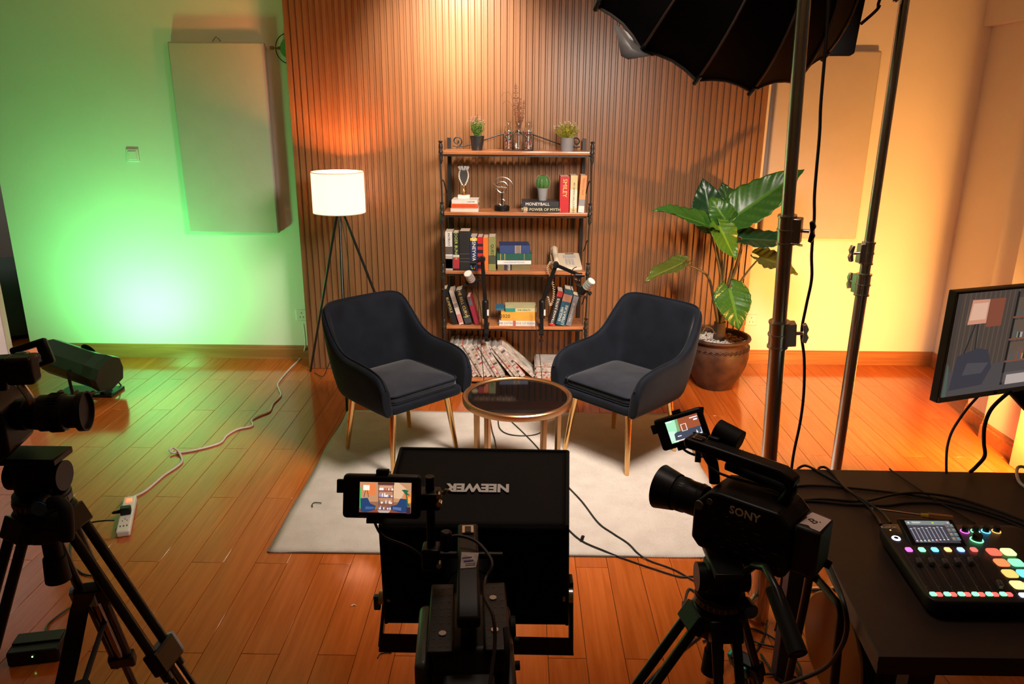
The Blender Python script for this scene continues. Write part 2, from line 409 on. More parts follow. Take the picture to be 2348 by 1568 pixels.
t = thing('rug', 'off-white herringbone rug under the chairs and coffee table', 'rug', (0, 0, 0))
g = G(); nx, ny = 60, 44
for j in range(ny+1):
    for i in range(nx+1):
        x = RG[0]+(RG[2]-RG[0])*i/nx; y = RG[1]+(RG[3]-RG[1])*j/ny
        ex = .006*math.sin(y*9) if i in (0, nx) else 0; ey = .005*math.sin(x*7) if j in (0, ny) else 0
        g.v.append(Vector((x+ex, y+ey, .0085+.0012*math.sin(x*5+y*3))))
g.f = [(j*(nx+1)+i, j*(nx+1)+i+1, (j+1)*(nx+1)+i+1, (j+1)*(nx+1)+i) for j in range(ny) for i in range(nx)]
o = g.obj('pile', M_rug, t, ang=60); so = o.modifiers.new('thick', 'SOLIDIFY'); so.thickness = .008; so.offset = -1
G().tube([(RG[0], RG[1], .004), (RG[2], RG[1], .004)], .0042, 8, raw=True).tube([(RG[0], RG[1], .004), (RG[0], RG[3], .004)], .0042, 8, raw=True).tube([(RG[2], RG[1], .004), (RG[2], RG[3], .004)], .0042, 8, raw=True).tube([(RG[0], RG[3], .004), (RG[2], RG[3], .004)], .0042, 8, raw=True).obj('bound_edge', mat('rug_edge', (.16, .12, .09), .9), t)
RZ = .0105
#PART2
# ---------------- armchairs ----------------
def catmull(K, m):
    out = []
    for i in range(len(K)-1):
        a, b, c, d = K[max(0, i-1)], K[i], K[i+1], K[min(len(K)-1, i+2)]
        for j in range(m):
            t = j/m
            out.append(tuple(.5*((2*q[1])+(q[2]-q[0])*t+(2*q[0]-5*q[1]+4*q[2]-q[3])*t*t+(3*q[1]-q[0]-3*q[2]+q[3])*t**3) for q in zip(a, b, c, d)))
    out.append(K[-1]); return out
def make_chair(label, loc, rz):
    t = thing('armchair', label, 'chair', loc, rz, 'black velvet armchairs on the rug')
    # half stations: bottom x,y  top x,y  top z   (front is -y)
    K = [(0, .245, 0, .350, .838), (.11, .245, .125, .347, .838), (.19, .238, .218, .335, .832), (.230, .212, .262, .300, .806),
         (.252, .165, .280, .235, .728), (.257, .11, .285, .160, .650), (.260, .04, .288, .070, .608), (.262, -.06, .290, -.055, .598), (.262, -.16, .290, -.155, .588),
         (.260, -.235, .284, -.235, .562), (.258, -.268, .277, -.272, .50)]
    H = catmull(K, 4); S = [(-a, b, -c, d, e) for a, b, c, d, e in H[::-1]]+H[1:]
    N = len(S); th = .048; zb = .345
    g = G(); V = []; prof = []
    for i, (bx, by, tx, ty, tz) in enumerate(S):
        p = Vector((S[min(N-1, i+1)][0]-S[max(0, i-1)][0], S[min(N-1, i+1)][1]-S[max(0, i-1)][1], 0)).normalized()
        nr = Vector((-p.y, p.x, 0))   # inwards or outwards
        if nr.dot(Vector((bx, by-.0, 0))) < 0: nr = -nr
        B = Vector((bx, by, zb)); T = Vector((tx, ty, tz)); r = th/2
        pts = []
        m = 6
        for k in range(m+1):
            q = k/m; c = B.lerp(T, q); pts.append(c+nr*(r*(1.0 if q > .05 else .8)+.010*math.sin(PI*q)) - Vector((0, 0, r*q)))
        pts.append(T+nr*r*.62+Vector((0, 0, -r*.30))); pts.append(T+Vector((0, 0, 0))); pts.append(T-nr*r*.62+Vector((0, 0, -r*.30)))
        for k in range(m+1):
            q = 1-k/m; c = B.lerp(T, q); pts.append(c-nr*r*(1.0 if q > .05 else .8) - Vector((0, 0, r*q)))
        prof.append(pts)
    M_ = len(prof[0])
    for pr_ in prof: V += pr_
    F_ = []
    for i in range(N-1):
        for k in range(M_):
            l = (k+1) % M_; F_.append((i*M_+k, (i+1)*M_+k, (i+1)*M_+l, i*M_+l))
    F_.append(tuple(range(M_))); F_.append(tuple(range((N-1)*M_, N*M_))[::-1])
    g.add(V, F_)
    sh = g.obj('shell', M_velvet, t, sub=1)
    # piping along the outer rim
    rim = [prof[i][8] for i in range(N)]
    G().tube([Vector(p)+Vector((0, 0, .001)) for p in rim], .0042, 6, k=1).obj('piping', M_velvet, sh)
    # underframe pad with crown
    def pad(hx, y0, y1, z0, z1, crown, rr, name, mt, par):
        g = G(); n = 16; cs = []
        ol = []
        for (cx_, cy_, a0) in ((hx-rr, y0+rr, -PI/2), (hx-rr, y1-rr, 0), (-hx+rr, y1-rr, PI/2), (-hx+rr, y0+rr, PI)):
            for k in range(6): a = a0+PI/2*k/5; ol.append((cx_+rr*math.cos(a), cy_+rr*math.sin(a)))
        cxm = 0; cym = (y0+y1)/2
        rings = [(0.0, z0, 0), (.985, z0, 0), (1.0, z0+.012, 0), (1.0, z1-.014, 0), (.985, z1-.002, 0), (.93, z1+crown*.25, 0), (.75, z1+crown*.68, 0), (.5, z1+crown*.9, 0), (.2, z1+crown, 0), (0.001, z1+crown, 0)]
        m = len(ol); V = []
        for s_, z, _ in rings:
            for x, y in ol: V.append((cxm+(x-cxm)*max(s_, .001), cym+(y-cym)*max(s_, .001), z))
        Fs = [(j*m+i, j*m+(i+1) % m, (j+1)*m+(i+1) % m, (j+1)*m+i) for j in range(len(rings)-1) for i in range(m)]
        g.add(V, Fs)
        o = g.obj(name, mt, par, sub=1)
        return o, ol
    pad(.258, -.262, .24, .340, .392, 0, .05, 'seat_base', M_velvet, t)
    so, ol = pad(.236, -.240, .225, .392, .438, .034, .05, 'seat_cushion', M_velvs, t)
    for z in (.398, .437): G().tube([(x*1.005, -.0075+(y+.0075)*1.005, z) for x, y in ol], .0042, 6, closed=True, k=1).obj('piping', M_velvet, so)
    g = G()
    for a, b in (((-.19, -.19), (.19, -.19)), ((.19, -.19), (.19, .19)), ((.19, .19), (-.19, .19)), ((-.19, .19), (-.19, -.19))):
        g.cyl((*a, .332), (*b, .332), .010, n=8)
    g.obj('under_frame', M_gold, t); tag(t.children[-1], kind='stuff') if False else None
    for sx in (-1, 1):
        for sy in (-1, 1):
            G().cyl((sx*.185, sy*.185, .344), (sx*.2215, sy*.2215, 0), .0195, .0120, n=20).obj('leg', M_gold, t)
    return t
make_chair('black velvet armchair with gold legs, left of the coffee table, facing right', (-.664, 4.0, RZ), math.radians(45))
make_chair('black velvet armchair with gold legs, right of the coffee table, facing left', (.586, 4.02, RZ), math.radians(-45))

# ---------------- coffee table ----------------
t = thing('coffee_table', 'round coffee table with black glass top and bronze rim between the armchairs', 'table', (-.004, 3.615, RZ))
g = G(); g.lathe([(.252, .455), (.276, .455), (.279, .460), (.279, .482), (.274, .487), (.262, .487), (.258, .483), (.252, .480), (.252, .455)], 64)
g.obj('rim', M_bronze, t)
G().lathe([(0, .470), (.2535, .470), (.2535, .478), (0, .478)], 64).obj('glass_top', M_glassb, t)
for x, y in ((-.143, -.215), (.128, -.222), (-.215, .14), (.218, .135)):
    a = math.atan2(y, x)
    G().cbox((0, 0, .2275), (.024, .024, .455), Matrix.Translation((x, y, 0)) @ Matrix.Rotation(a, 4, 'Z')).obj('leg', M_bronze, t, bevel=.002)
G().torus((0, 0, .008), .256, .007, 48, 6).obj('foot_ring', M_bronze, t)

# ---------------- tripod floor lamp ----------------
L0 = Vector((-1.19, 5.05, 0))
t = thing('floor_lamp', 'lit tripod floor lamp with white drum shade beside the left armchair', 'lamp', L0)
M_shade = bpy.data.materials.new('lamp_shade_fabric'); M_shade.use_nodes = True; nt = M_shade.node_tree
out = nt.nodes['Material Output']; pb = nt.nodes['Principled BSDF']; pb.inputs['Base Color'].default_value = (.72, .62, .52, 1); pb.inputs['Roughness'].default_value = .9
tl = nd(nt, 'ShaderNodeBsdfTranslucent'); tl.inputs[0].default_value = (.55, .50, .44, 1); mx = nd(nt, 'ShaderNodeMixShader'); mx.inputs[0].default_value = .8
em = nd(nt, 'ShaderNodeEmission'); em.inputs[0].default_value = (1, .84, .68, 1); em.inputs[1].default_value = .72; ad = nd(nt, 'ShaderNodeAddShader')
nt.links.new(pb.outputs[0], mx.inputs[1]); nt.links.new(tl.outputs[0], mx.inputs[2]); nt.links.new(mx.outputs[0], ad.inputs[0]); nt.links.new(em.outputs[0], ad.inputs[1]); nt.links.new(ad.outputs[0], out.inputs[0])
g = G(); g.lathe([(.166, 1.215), (.170, 1.215), (.169, 1.475), (.165, 1.475), (.166, 1.215)], 64); sh = g.obj('lamp_shade', M_shade, t)
G().torus((0, 0, 1.215), .168, .003, 64, 6).torus((0, 0, 1.475), .167, .003, 64, 6).obj('shade_trim', mat('cream_trim', (.75, .66, .52), .8), sh)['kind'] = 'stuff'
M_bulb = mat('bulb_glow', (1, .72, .42), .3, emit=12)
G().ball((0, 0, 1.36), .028, 14, (1, 1, 1.25)).obj('bulb', M_bulb, t)
G().cyl((0, 0, 1.24), (0, 0, 1.32), .018, n=14).cyl((0, 0, 1.195), (0, 0, 1.24), .024, n=14).obj('socket', M_black, t)
g = G()
for a in (0, 2.1, 4.2): g.cyl((0, 0, 1.262), (.166*math.cos(a), .166*math.sin(a), 1.262), .0022, n=6)
g.obj('shade_spider', M_black, t)
feet = (fl(712, 852), fl(796, 945), Vector((-.80, 5.22, 0)))
for f_, mt in zip(feet, (M_blackm, M_blackm, M_blackm)):
    f_ = f_-L0; h = Vector((f_.x*.05, f_.y*.05, 1.215))
    f_ = Vector((f_.x, f_.y, .004))
    G().cyl(h, f_, .0095, .0085, n=12).obj('leg', mt, t)
G().tube([(.0, .02, 1.2), (.03, .03, .9), (.01, .06, .62), (.05, .06, .55), (0, .0, .42), (-.10, .04, .25), (-.16, .06, .12), (-.22, .12, .02), (-.31, .24, .006)], .0028, 6).obj('cord', M_cable, t)
G().cbox((.0, 0, .44), (.022, .02, .06), None, (0, .3, 0)).obj('inline_switch', M_black, t, bevel=.004)

# ---------------- etagere (bookshelf) ----------------
FY, BY = 5.10, 5.352
ZS = [.044, .431, .819, 1.217, 1.611]; XL, XR = -.503, .447
t = thing('bookshelf', 'tall open bookshelf with black wrought-iron frame and five wooden shelves', 'shelf', (0, FY, 0))
def wob(x): return .0045*math.sin(x*9+1)+.003*math.sin(x*23)
for k, z in enumerate(ZS):
    g = G(); n = 24
    for x_ in range(n+1):
        x = XL+(XR-XL)*x_/n; y0 = .0+wob(x+k)
        g.v += [Vector((x, y0, z-.022)), Vector((x, y0-.003, z-.011)), Vector((x, y0, z)), Vector((x, BY-FY-.02, z)), Vector((x, BY-FY-.02, z-.022))]
    for i in range(n):
        for j in range(5): g.f.append((i*5+j, i*5+(j+1) % 5, (i+1)*5+(j+1) % 5, (i+1)*5+j))
    g.f += [(0, 4, 3, 2, 1), tuple(n*5+q for q in range(5))]
    sb = g.obj('shelf_board', M_shelf, t, bevel=0)
    g = G().box((XL+.002, .012, z-.036), (XR-.002, .020, z-.022)).obj('shelf_rail', M_iron, sb)
for x in (XL+.018, XR-.018):
    G().box((x-.013, BY-FY-.018, .0), (x+.013, BY-FY-.006, 1.685)).obj('rear_post', M_iron, t, bevel=.002)
for x, s in ((XL-.016, -1), (XR+.016, 1)):
    g = G(); g.tube([(x+.003*math.sin(z*11), -.006, z) for z in [i*.0824 for i in range(21)]], .0062, 8, k=3)
    po = g.obj('front_post', M_iron, t)
    for z in ZS:
        g = G()
        g.lathe([(.004, -.085), (.010, -.07), (.013, -.045), (.010, -.02), (.015, -.012), (.015, -.004), (.010, .003), (.014, .02), (.012, .04), (.008, .05), (.014, .056), (.014, .062), (.004, .066)], 10, Matrix.Translation((x, -.006, z+.0)))
        for q in range(10): g.ball((x+.011*math.cos(q*2.1), -.006+.011*math.sin(q*2.1), z-.06+q*.009), .0045, 6)
        g.obj('leaf_collar', M_iron, po, ang=60)['kind'] = 'stuff'
    for z in ZS[:4]:
        G().tube([(x, 0, z+.19), (x-s*.004, .08, z+.20), (x-s*.008, .16, z+.15), (x-s*.012, .24, z+.10)], .004, 6).obj('side_scroll', M_iron, po)
    for z in ZS:
        G().cyl((x, 0, z-.03), (x-s*.03, .24, z-.03), .005, n=8).obj('side_bar', M_iron, po)
def spiral(cx_, cz_, r0, turns, dirn, y, start):
    P = []
    for i in range(36):
        q = i/35; a = start+dirn*turns*2*PI*q; r = r0*(1-.80*q); P.append((cx_+r*math.cos(a), y, cz_+r*math.sin(a)))
    return P
yb = BY-FY-.03
for s, x0 in ((1, XL+.03), (-1, XR-.03)):
    cx0 = x0+s*.043; cz0 = ZS[4]+.052
    P = spiral(cx0, cz0, .036, 1.35, s, yb, PI/2 if False else -PI/2)
    P = [(x0+s*.45, yb, ZS[4]+.118), (x0+s*.34, yb, ZS[4]+.098), (x0+s*.20, yb, ZS[4]+.050), (x0+s*.11, yb, ZS[4]+.018)]+P[::-1][::-1] if False else P
    g = G().tube(P, .0045, 8, k=2)
    g.tube([(x0+s*.018, yb, cz0-.030), (cx0+s*0, yb, cz0-.036), (x0+s*.10, yb, ZS[4]+.022), (x0+s*.18, yb, ZS[4]+.045), (x0+s*.32, yb, ZS[4]+.092), (x0+s*.445, yb, ZS[4]+.122)], .0045, 8)
    g.obj('top_scroll', M_iron, t)['kind'] = 'stuff'
S_TOP, S2, S3, S4, S5 = ZS[4]+.0, ZS[3], ZS[2], ZS[1], ZS[0]

def cmat(c, r=.45):
    return mat('cover_%d_%d_%d' % tuple(int(q*255) for q in c), c, r, var=.08, vscale=20)
PX = .00285      # metres per photo pixel on the shelf
def book(label, w, h, dpt, c, group, M, blocks=(), title=None, tc=None, tsz=.6, tu=.5, up=0):
    """local: x thickness, y depth (spine at y=0), z height; blocks: (z0,z1,col) printed bands on the spine"""
    t = bpy.data.objects.new('book', None); COL.objects.link(t); t.matrix_world = M; t.empty_display_size = .05
    t.location, t.rotation_euler = M.to_translation(), M.to_euler()
    tag(t, label, 'book', group)
    b = .0022
    g = G(); g.box((0, 0, 0), (w, b, h)).box((0, b, 0), (b, dpt, h)).box((w-b, b, 0), (w, dpt, h))
    g.obj('cover', cmat(c), t, smooth=False)
    G().box((b, b, .003), (w-b, dpt-.004, h-.003)).obj('pages', M_paper, t, smooth=False)
    for (z0, z1, cc) in blocks:
        G().box((.0002, -.0005, z0*h), (w-.0002, .0001, z1*h)).obj('printed_band', cmat(cc), t, smooth=False)
    if title:
        T = frame((w/2, -.0009, h*tu), (0, 0, 1 if up else -1), (-1 if up else 1, 0, 0))
        text(title, w*tsz*1.15, tc or M_ink, t, T, ext=.0003)
    return t
def stand(x, z, w, h, dpt, label, c, group, y=None, lean=0, **k):
    M = Matrix.Translation((x, FY+.012 if y is None else y, z+max(0, math.sin(lean))*w+.0006)) @ Matrix.Rotation(lean, 4, 'Y')
    return book(label, w, h, dpt, c, group, M, **k)
def flat(x, z, ln, th, dpt, label, c, group, y=None, rz=0, **k):
    """lying flat, spine towards the camera, title upright: book z -> +x"""
    R = Matrix(((0, 0, 1, 0), (0, 1, 0, 0), (-1, 0, 0, 0), (0, 0, 0, 1)))
    M = Matrix.Translation((x, FY+.012 if y is None else y, z+th)) @ Matrix.Rotation(rz, 4, 'Z') @ R
    return book(label, th, ln, dpt, c, group, M, up=1, **k)
WHT = (.70, .67, .62); BLK = (.012, .012, .014); RED = (.45, .015, .02); CRM = (.62, .50, .34)
# --- shelf 2
gr = 'books on the second shelf from the top'
flat(-.463, S2, .185, .022, .15, 'cream book at the bottom of the left stack on the second shelf', (.66, .60, .52), gr)
flat(-.458, S2+.0225, .175, .030, .15, 'orange-red book in the middle of the left stack under the trophy', (.75, .10, .02), gr, title='THE WORLD OF BOOKS', tc=mat('dark_red_ink', (.35, .03, .01), .5), tsz=.4)
flat(-.455, S2+.053, .172, .026, .15, 'white book on top of the left stack, under the trophy', WHT, gr, rz=-.04, title='A HISTORY', tc=M_kink, tsz=.35, tu=.75)
flat(.015, S2, .245, .036, .16, 'black glossy book at the bottom of the stack under the cactus', BLK, gr, title='THE POWER OF MYTH', tc=mat('pale_yellow_ink', (.7, .66, .4), .5), tsz=.62, tu=.5, blocks=((.03, .13, (.35, .22, .15)),))
flat(.012, S2+.0365, .245, .034, .16, 'black book with white lettering directly under the cactus', (.02, .02, .024), gr, rz=.02, title='MONEYBALL', tc=M_ink, tsz=.72, tu=.42)
stand(.262, S2, .062, .235, .16, 'thick red standing book on the second shelf', RED, gr, title='SMILEY', tc=M_gink, tsz=.55, tu=.68, blocks=())
stand(.330, S2, .046, .242, .16, 'gold and cream standing book between the red and the orange one', (.60, .45, .22), gr, title='MY AMERICAN JOURNEY', tc=M_kink, tsz=.34, tu=.40, blocks=((.12, .62, (.72, .62, .46)),))
stand(.385, S2, .040, .242, .16, 'orange and grey book at the right end of the second shelf', (.72, .27, .10), gr, lean=.05, blocks=((0, .18, (.68, .66, .62)), (.18, .36, (.25, .25, .26))), title='MIDDLE EAST', tc=mat('dark_red_ink', (.35, .03, .01), .5), tsz=.4, tu=.7)
# --- shelf 3
gr = 'standing books on the third shelf'
x = -.502
for w, h, c, lb, kw in (
    (.047, .262, (.62, .60, .57), 'white book with a black and white portrait at the left end of the third shelf', dict(blocks=((.42, .62, (.10, .08, .07)), (0, .38, (.40, .38, .36)), (.05, .30, (.45, .05, .05))), title='PATRIOT', tc=M_kink, tsz=.4, tu=.8)),
    (.044, .255, BLK, 'black book with green and yellow lettering on the third shelf', dict(title='ROGER BUNCH', tc=mat('lime_ink', (.45, .55, .12), .5), tsz=.55, tu=.68, blocks=((.05, .35, (.35, .03, .04)), (.35, .42, (.5, .5, .5))))),
    (.070, .268, (.016, .016, .016), 'thick plain black book on the third shelf', dict(blocks=((.30, .31, (.10, .09, .08)), (.42, .43, (.10, .09, .08)), (.22, .23, (.10, .09, .08))))),
    (.046, .232, (.015, .025, .09), 'dark blue book titled in white with a yellow top band', dict(title='DISNEYWAR', tc=M_ink, tsz=.62, tu=.60, blocks=((.88, .96, (.75, .50, .04)), (0, .22, (.03, .12, .4))))),
    (.036, .230, RED, 'red and black checked book on the third shelf', dict(blocks=((.06, .18, BLK), (.28, .42, BLK), (.52, .62, BLK), (.72, .80, BLK)))),
    (.034, .226, (.75, .15, .02), 'bright orange thin book on the third shelf', dict()),
    (.048, .232, (.22, .23, .08), 'olive green book at the right end of the standing row', dict(title='QUEST', tc=M_kink, tsz=.5, tu=.6, blocks=((.2, .45, (.06, .07, .04)),)))):
    stand(x, S3, w, h, .15, lb, c, gr, **kw); x += w+.0025
gr = 'stacked books in the middle of the third shelf'
flat(-.150, S3, .225, .040, .16, 'olive book with a portrait at the bottom of the middle stack', (.16, .13, .05), gr, rz=.10, y=FY+.03, blocks=((.20, .44, (.03, .03, .03)), (.26, .38, (.5, .47, .42))))
flat(-.152, S3+.0405, .232, .030, .16, 'white book with grey lettering, second from the bottom of the middle stack', (.70, .68, .66), gr, rz=.07, y=FY+.028, title='International Society', tc=mat('grey_ink', (.2, .22, .3), .5), tsz=.5)
flat(-.155, S3+.071, .238, .044, .16, 'dark green cloth book, third from the bottom of the middle stack', (.015, .09, .065), gr, rz=.05, y=FY+.025, blocks=((.10, .115, (.5, .35, .1)), (.22, .235, (.5, .35, .1)), (.78, .79, (.5, .35, .1))))
flat(-.135, S3+.1155, .205, .055, .16, 'blue book with a sunrise cover on top of the middle stack', (.025, .05, .16), gr, rz=.07, y=FY+.03, blocks=((.50, .70, (.30, .22, .18)), (.53, .67, (.45, .38, .33))), title=None)
# --- shelf 4
gr = 'leaning books on the fourth shelf'
a = math.radians(-16)
for x, w, h, c, lb, kw in (
    (-.462, .036, .258, BLK, 'black book with a gold outline, leaning at the left end of the fourth shelf', dict(title='RUMPOLE', tc=M_gink, tsz=.62, tu=.55)),
    (-.415, .030, .250, (.62, .56, .52), 'white book with red print leaning between two black ones', dict(blocks=((.05, .3, (.55, .2, .18)), (.5, .62, (.3, .28, .26))))),
    (-.372, .048, .250, (.02, .02, .022), 'thick black book with a green line, leaning on the fourth shelf', dict(title='THE BELL CURVE', tc=M_gink, tsz=.52, tu=.62, blocks=((.22, .235, (.15, .55, .1)), (.03, .18, (.05, .05, .06))))),
    (-.305, .026, .205, (.30, .02, .05), 'small dark red book at the right end of the left leaning row', dict(blocks=((.7, .95, (.1, .1, .1)),)))):
    stand(x, S4, w, h, .15, lb, c, gr, lean=a, y=FY+.02, **kw)
gr = 'stacked books in the middle of the fourth shelf'
flat(-.137, S4, .250, .036, .17, 'white book at the bottom of the middle stack on the fourth shelf', WHT, gr, title='THE CATALOGUE OF BOOKS', tc=mat('grey_ink', (.2, .22, .3), .5), tsz=.5, blocks=((.38, .46, (.5, .1, .1)),))
flat(-.125, S4+.0365, .240, .062, .20, 'thick yellow directory in the middle stack on the fourth shelf', (.72, .36, .05), gr, rz=.0, title='2020', tc=M_kink, tsz=.5, tu=.12)
flat(-.095, S4+.099, .215, .026, .17, 'teal and cream book on top of the yellow directory', (.55, .52, .28), gr, rz=.03, blocks=((0, .32, (.02, .25, .22)),), title='THE WEALTH', tc=M_kink, tsz=.5, tu=.6)
flat(-.160, S4+.100, .06, .014, .12, 'thin blue book edge sticking out left of the teal book', (.03, .15, .25), gr, rz=.06, y=FY+.05)
gr = 'leaning books right of the telephone cord'
a = math.radians(13)
for x, w, h, c, lb, kw in (
    (.208, .040, .250, (.015, .012, .012), 'black book titled in white, leaning left of the blue one', dict(up=1, title='STRANGE JUSTICE', tc=M_ink, tsz=.50, tu=.42, blocks=((.84, 1., (.35, .03, .03)), (0, .05, (.5, .03, .03))))),
    (.256, .062, .260, (.02, .10, .16), 'blue book titled in white, leaning on the fourth shelf', dict(blocks=((.66, .86, (.42, .22, .16)),))),
    (.326, .036, .215, (.18, .20, .24), 'grey-blue book at the right end of the fourth shelf', dict(up=1, title='THE JOURNEY OF', tc=M_ink, tsz=.42, tu=.45))):
    b_ = stand(x, S4, w, h, .15, lb, c, gr, lean=a, y=FY+.014, **kw)
    if w == .062:
        for dx, s_ in ((-.013, 'ENGLISH'), (.013, 'LITERATURE')):
            text(s_, .026, M_ink, b_, frame((w/2+dx, -.0012, h*.30), (0, 0, 1), (-1, 0, 0)), ext=.0003)
        text('NORTON', .009, M_ink, b_, frame((w/2, -.0012, h*.05), (1, 0, 0), (0, 0, 1)), ext=.0003) if False else None
# --- shelf 5 magazines
def mag(M, w, h, dpt, seed, label, group, curl=0):
    r = random.Random(seed)
    t = bpy.data.objects.new('magazine', None); COL.objects.link(t); t.location, t.rotation_euler = M.to_translation(), M.to_euler(); t.empty_display_size = .05
    tag(t, label, 'magazine', group)
    G().box((0, 0, 0), (w, dpt, h)).obj('pages', mat('glossy_paper', (.46, .43, .40), .35, var=.2, vscale=30), t, bevel=.001, smooth=False)
    g = G(); cols = []; z = .004
    while z < h-.012:
        dz = r.uniform(.004, .018); z1 = min(z+dz, h-.003)
        c = r.choice([(.42, .05, .05), (.62, .60, .56), (.62, .60, .56), (.62, .60, .56), (.08, .08, .08), (.40, .32, .20), (.30, .28, .26), (.30, .28, .26)])
        q0, q1 = r.choice([(.0008, w*.5), (w*.2, w*.8), (w*.45, w-.0008), (.0008, w-.0008)]); g.box((q0, -.0006, z), (q1, .0002, z1)); cols += [c]*6; z = z1+r.uniform(.002, .022)
    g.obj('printed_spine', colmat('print_colours', emit=False, rough=.4), t, smooth=False, cols=cols)
    G().box((w, .002, .002), (w+.0006, dpt-.002, h-.002)).obj('front_page', mat('cover_photo_%d' % (seed % 4), [(.35, .33, .30), (.5, .1, .08), (.62, .58, .52), (.16, .15, .14)][seed % 4], .3, var=.7, vscale=14), t, smooth=False)
    return t
gr = 'magazines leaning on the bottom shelf'
names = ['leftmost', 'second', 'third', 'fourth', 'fifth', 'sixth', 'seventh', 'eighth', 'ninth', 'tenth', 'eleventh', 'twelfth']
x = -.352
for i in range(12):
    w = [.024, .030, .022, .028, .032, .024][i % 6]; deg = 30; hh = .275
    if i in (8, 9, 10): deg = 38; hh = .285
    if i == 8: x += .040
    if i == 11: deg = 47; hh = .325; x += .036; w = .022
    a = math.radians(-deg)
    lb = '%s leaning magazine from the left on the bottom shelf' % names[i] if i < 11 else 'rightmost leaning magazine, largest and most tilted, on the bottom shelf'
    mag(Matrix.Translation((x, FY+.012+.006*(i % 3), S5+.001)) @ Matrix.Rotation(a, 4, 'Y'), w, hh, .20, i+3, lb, gr)
    x += w/math.cos(a)+.0025
gr = 'flat magazines at the right of the bottom shelf'
z = S5
for k in range(8):
    th = [.016, .012, .018, .010, .015, .012, .014, .010][k]
    R = Matrix(((0, 0, 1, 0), (0, 1, 0, 0), (-1, 0, 0, 0), (0, 0, 0, 1)))
    nm = ['bottom magazine', 'second magazine from the bottom', 'third magazine from the bottom', 'fourth magazine from the bottom', 'fifth magazine from the bottom', 'third magazine from the top', 'second magazine from the top', 'top magazine'][k]
    mag(Matrix.Translation((.118+.006*math.sin(k*2), FY+.015+.004*(k % 3), z+th)) @ R, th, .285, .20, k+40, nm+' of the flat pile beside the leaning ones', gr); z += th+.0008

# --- ornaments
def pot_plant(name, label, loc, pot_m, rt_, rb, h, leaf_m, flower_m, hgt, rad, n, pot_ribs=False):
    t = thing(name, label, 'plant', loc)
    G().lathe([(rb, 0), (rt_, h), (rt_+.002, h), (rt_+.002, h+.003), (rt_-.004, h+.003), (rt_-.006, h-.012), (0, h-.012)], 28).obj('pot', pot_m, t)
    r = random.Random(n)
    g = G()
    for i in range(n):
        a = r.uniform(0, 2*PI); q = r.random()**.6*rad; z1 = h+hgt*(1-.45*(q/rad)**2)*r.uniform(.55, 1.0)
        b0 = Vector((q*.25*math.cos(a), q*.25*math.sin(a), h-.01)); b1 = Vector((q*math.cos(a), q*math.sin(a), z1))
        g.cyl(b0, b1, .0009, .0006, 4, caps=False)
        for k in range(7):
            p = b0.lerp(b1, .35+.65*k/6); aa = r.uniform(0, 2*PI); L = r.uniform(.008, .016)
            dv = Vector((math.cos(aa), math.sin(aa), r.uniform(.1, .9))).normalized()*L; sd = dv.cross(Vector((r.random(), r.random(), r.random()))).normalized()*L*.22
            g.add([p, p+dv*.5+sd, p+dv, p+dv*.5-sd], [(0, 1, 2, 3)])
    o = g.obj('foliage', leaf_m, t, smooth=False); o['kind'] = 'stuff'
    g = G()
    for i in range(26):
        a = r.uniform(0, 2*PI); q = r.random()**.5*rad; z1 = h+hgt*(1-.3*(q/rad)**2)*r.uniform(.75, 1.03)
        g.ball((q*math.cos(a), q*math.sin(a), z1), r.uniform(.003, .0055), 6)
    o = g.obj('blossoms', flower_m, t); o['kind'] = 'stuff'
    return t
def sx(px, z_py): return at(px, z_py, FY+.10).x
pot_plant('potted_plant', 'small leafy plant with pinkish flowers in a black pot, top shelf left', (sx(1094, 340), FY+.10, S_TOP), mat('black_pot', (.02, .02, .022), .4), .047, .035, .088, mat('leaf_green', (.09, .20, .03), .6, var=.5, vscale=30), mat('pink_blossom', (.42, .22, .27), .7), .135, .062, 80)
pot_plant('potted_plant', 'small bushy yellow-green plant in a grey pot, top shelf right', (sx(1300, 340), FY+.10, S_TOP), mat('grey_pot', (.22, .21, .22), .7), .044, .042, .082, mat('leaf_yellow', (.30, .32, .03), .6, var=.5, vscale=30), mat('cream_blossom', (.62, .58, .36), .7), .105, .095, 90)
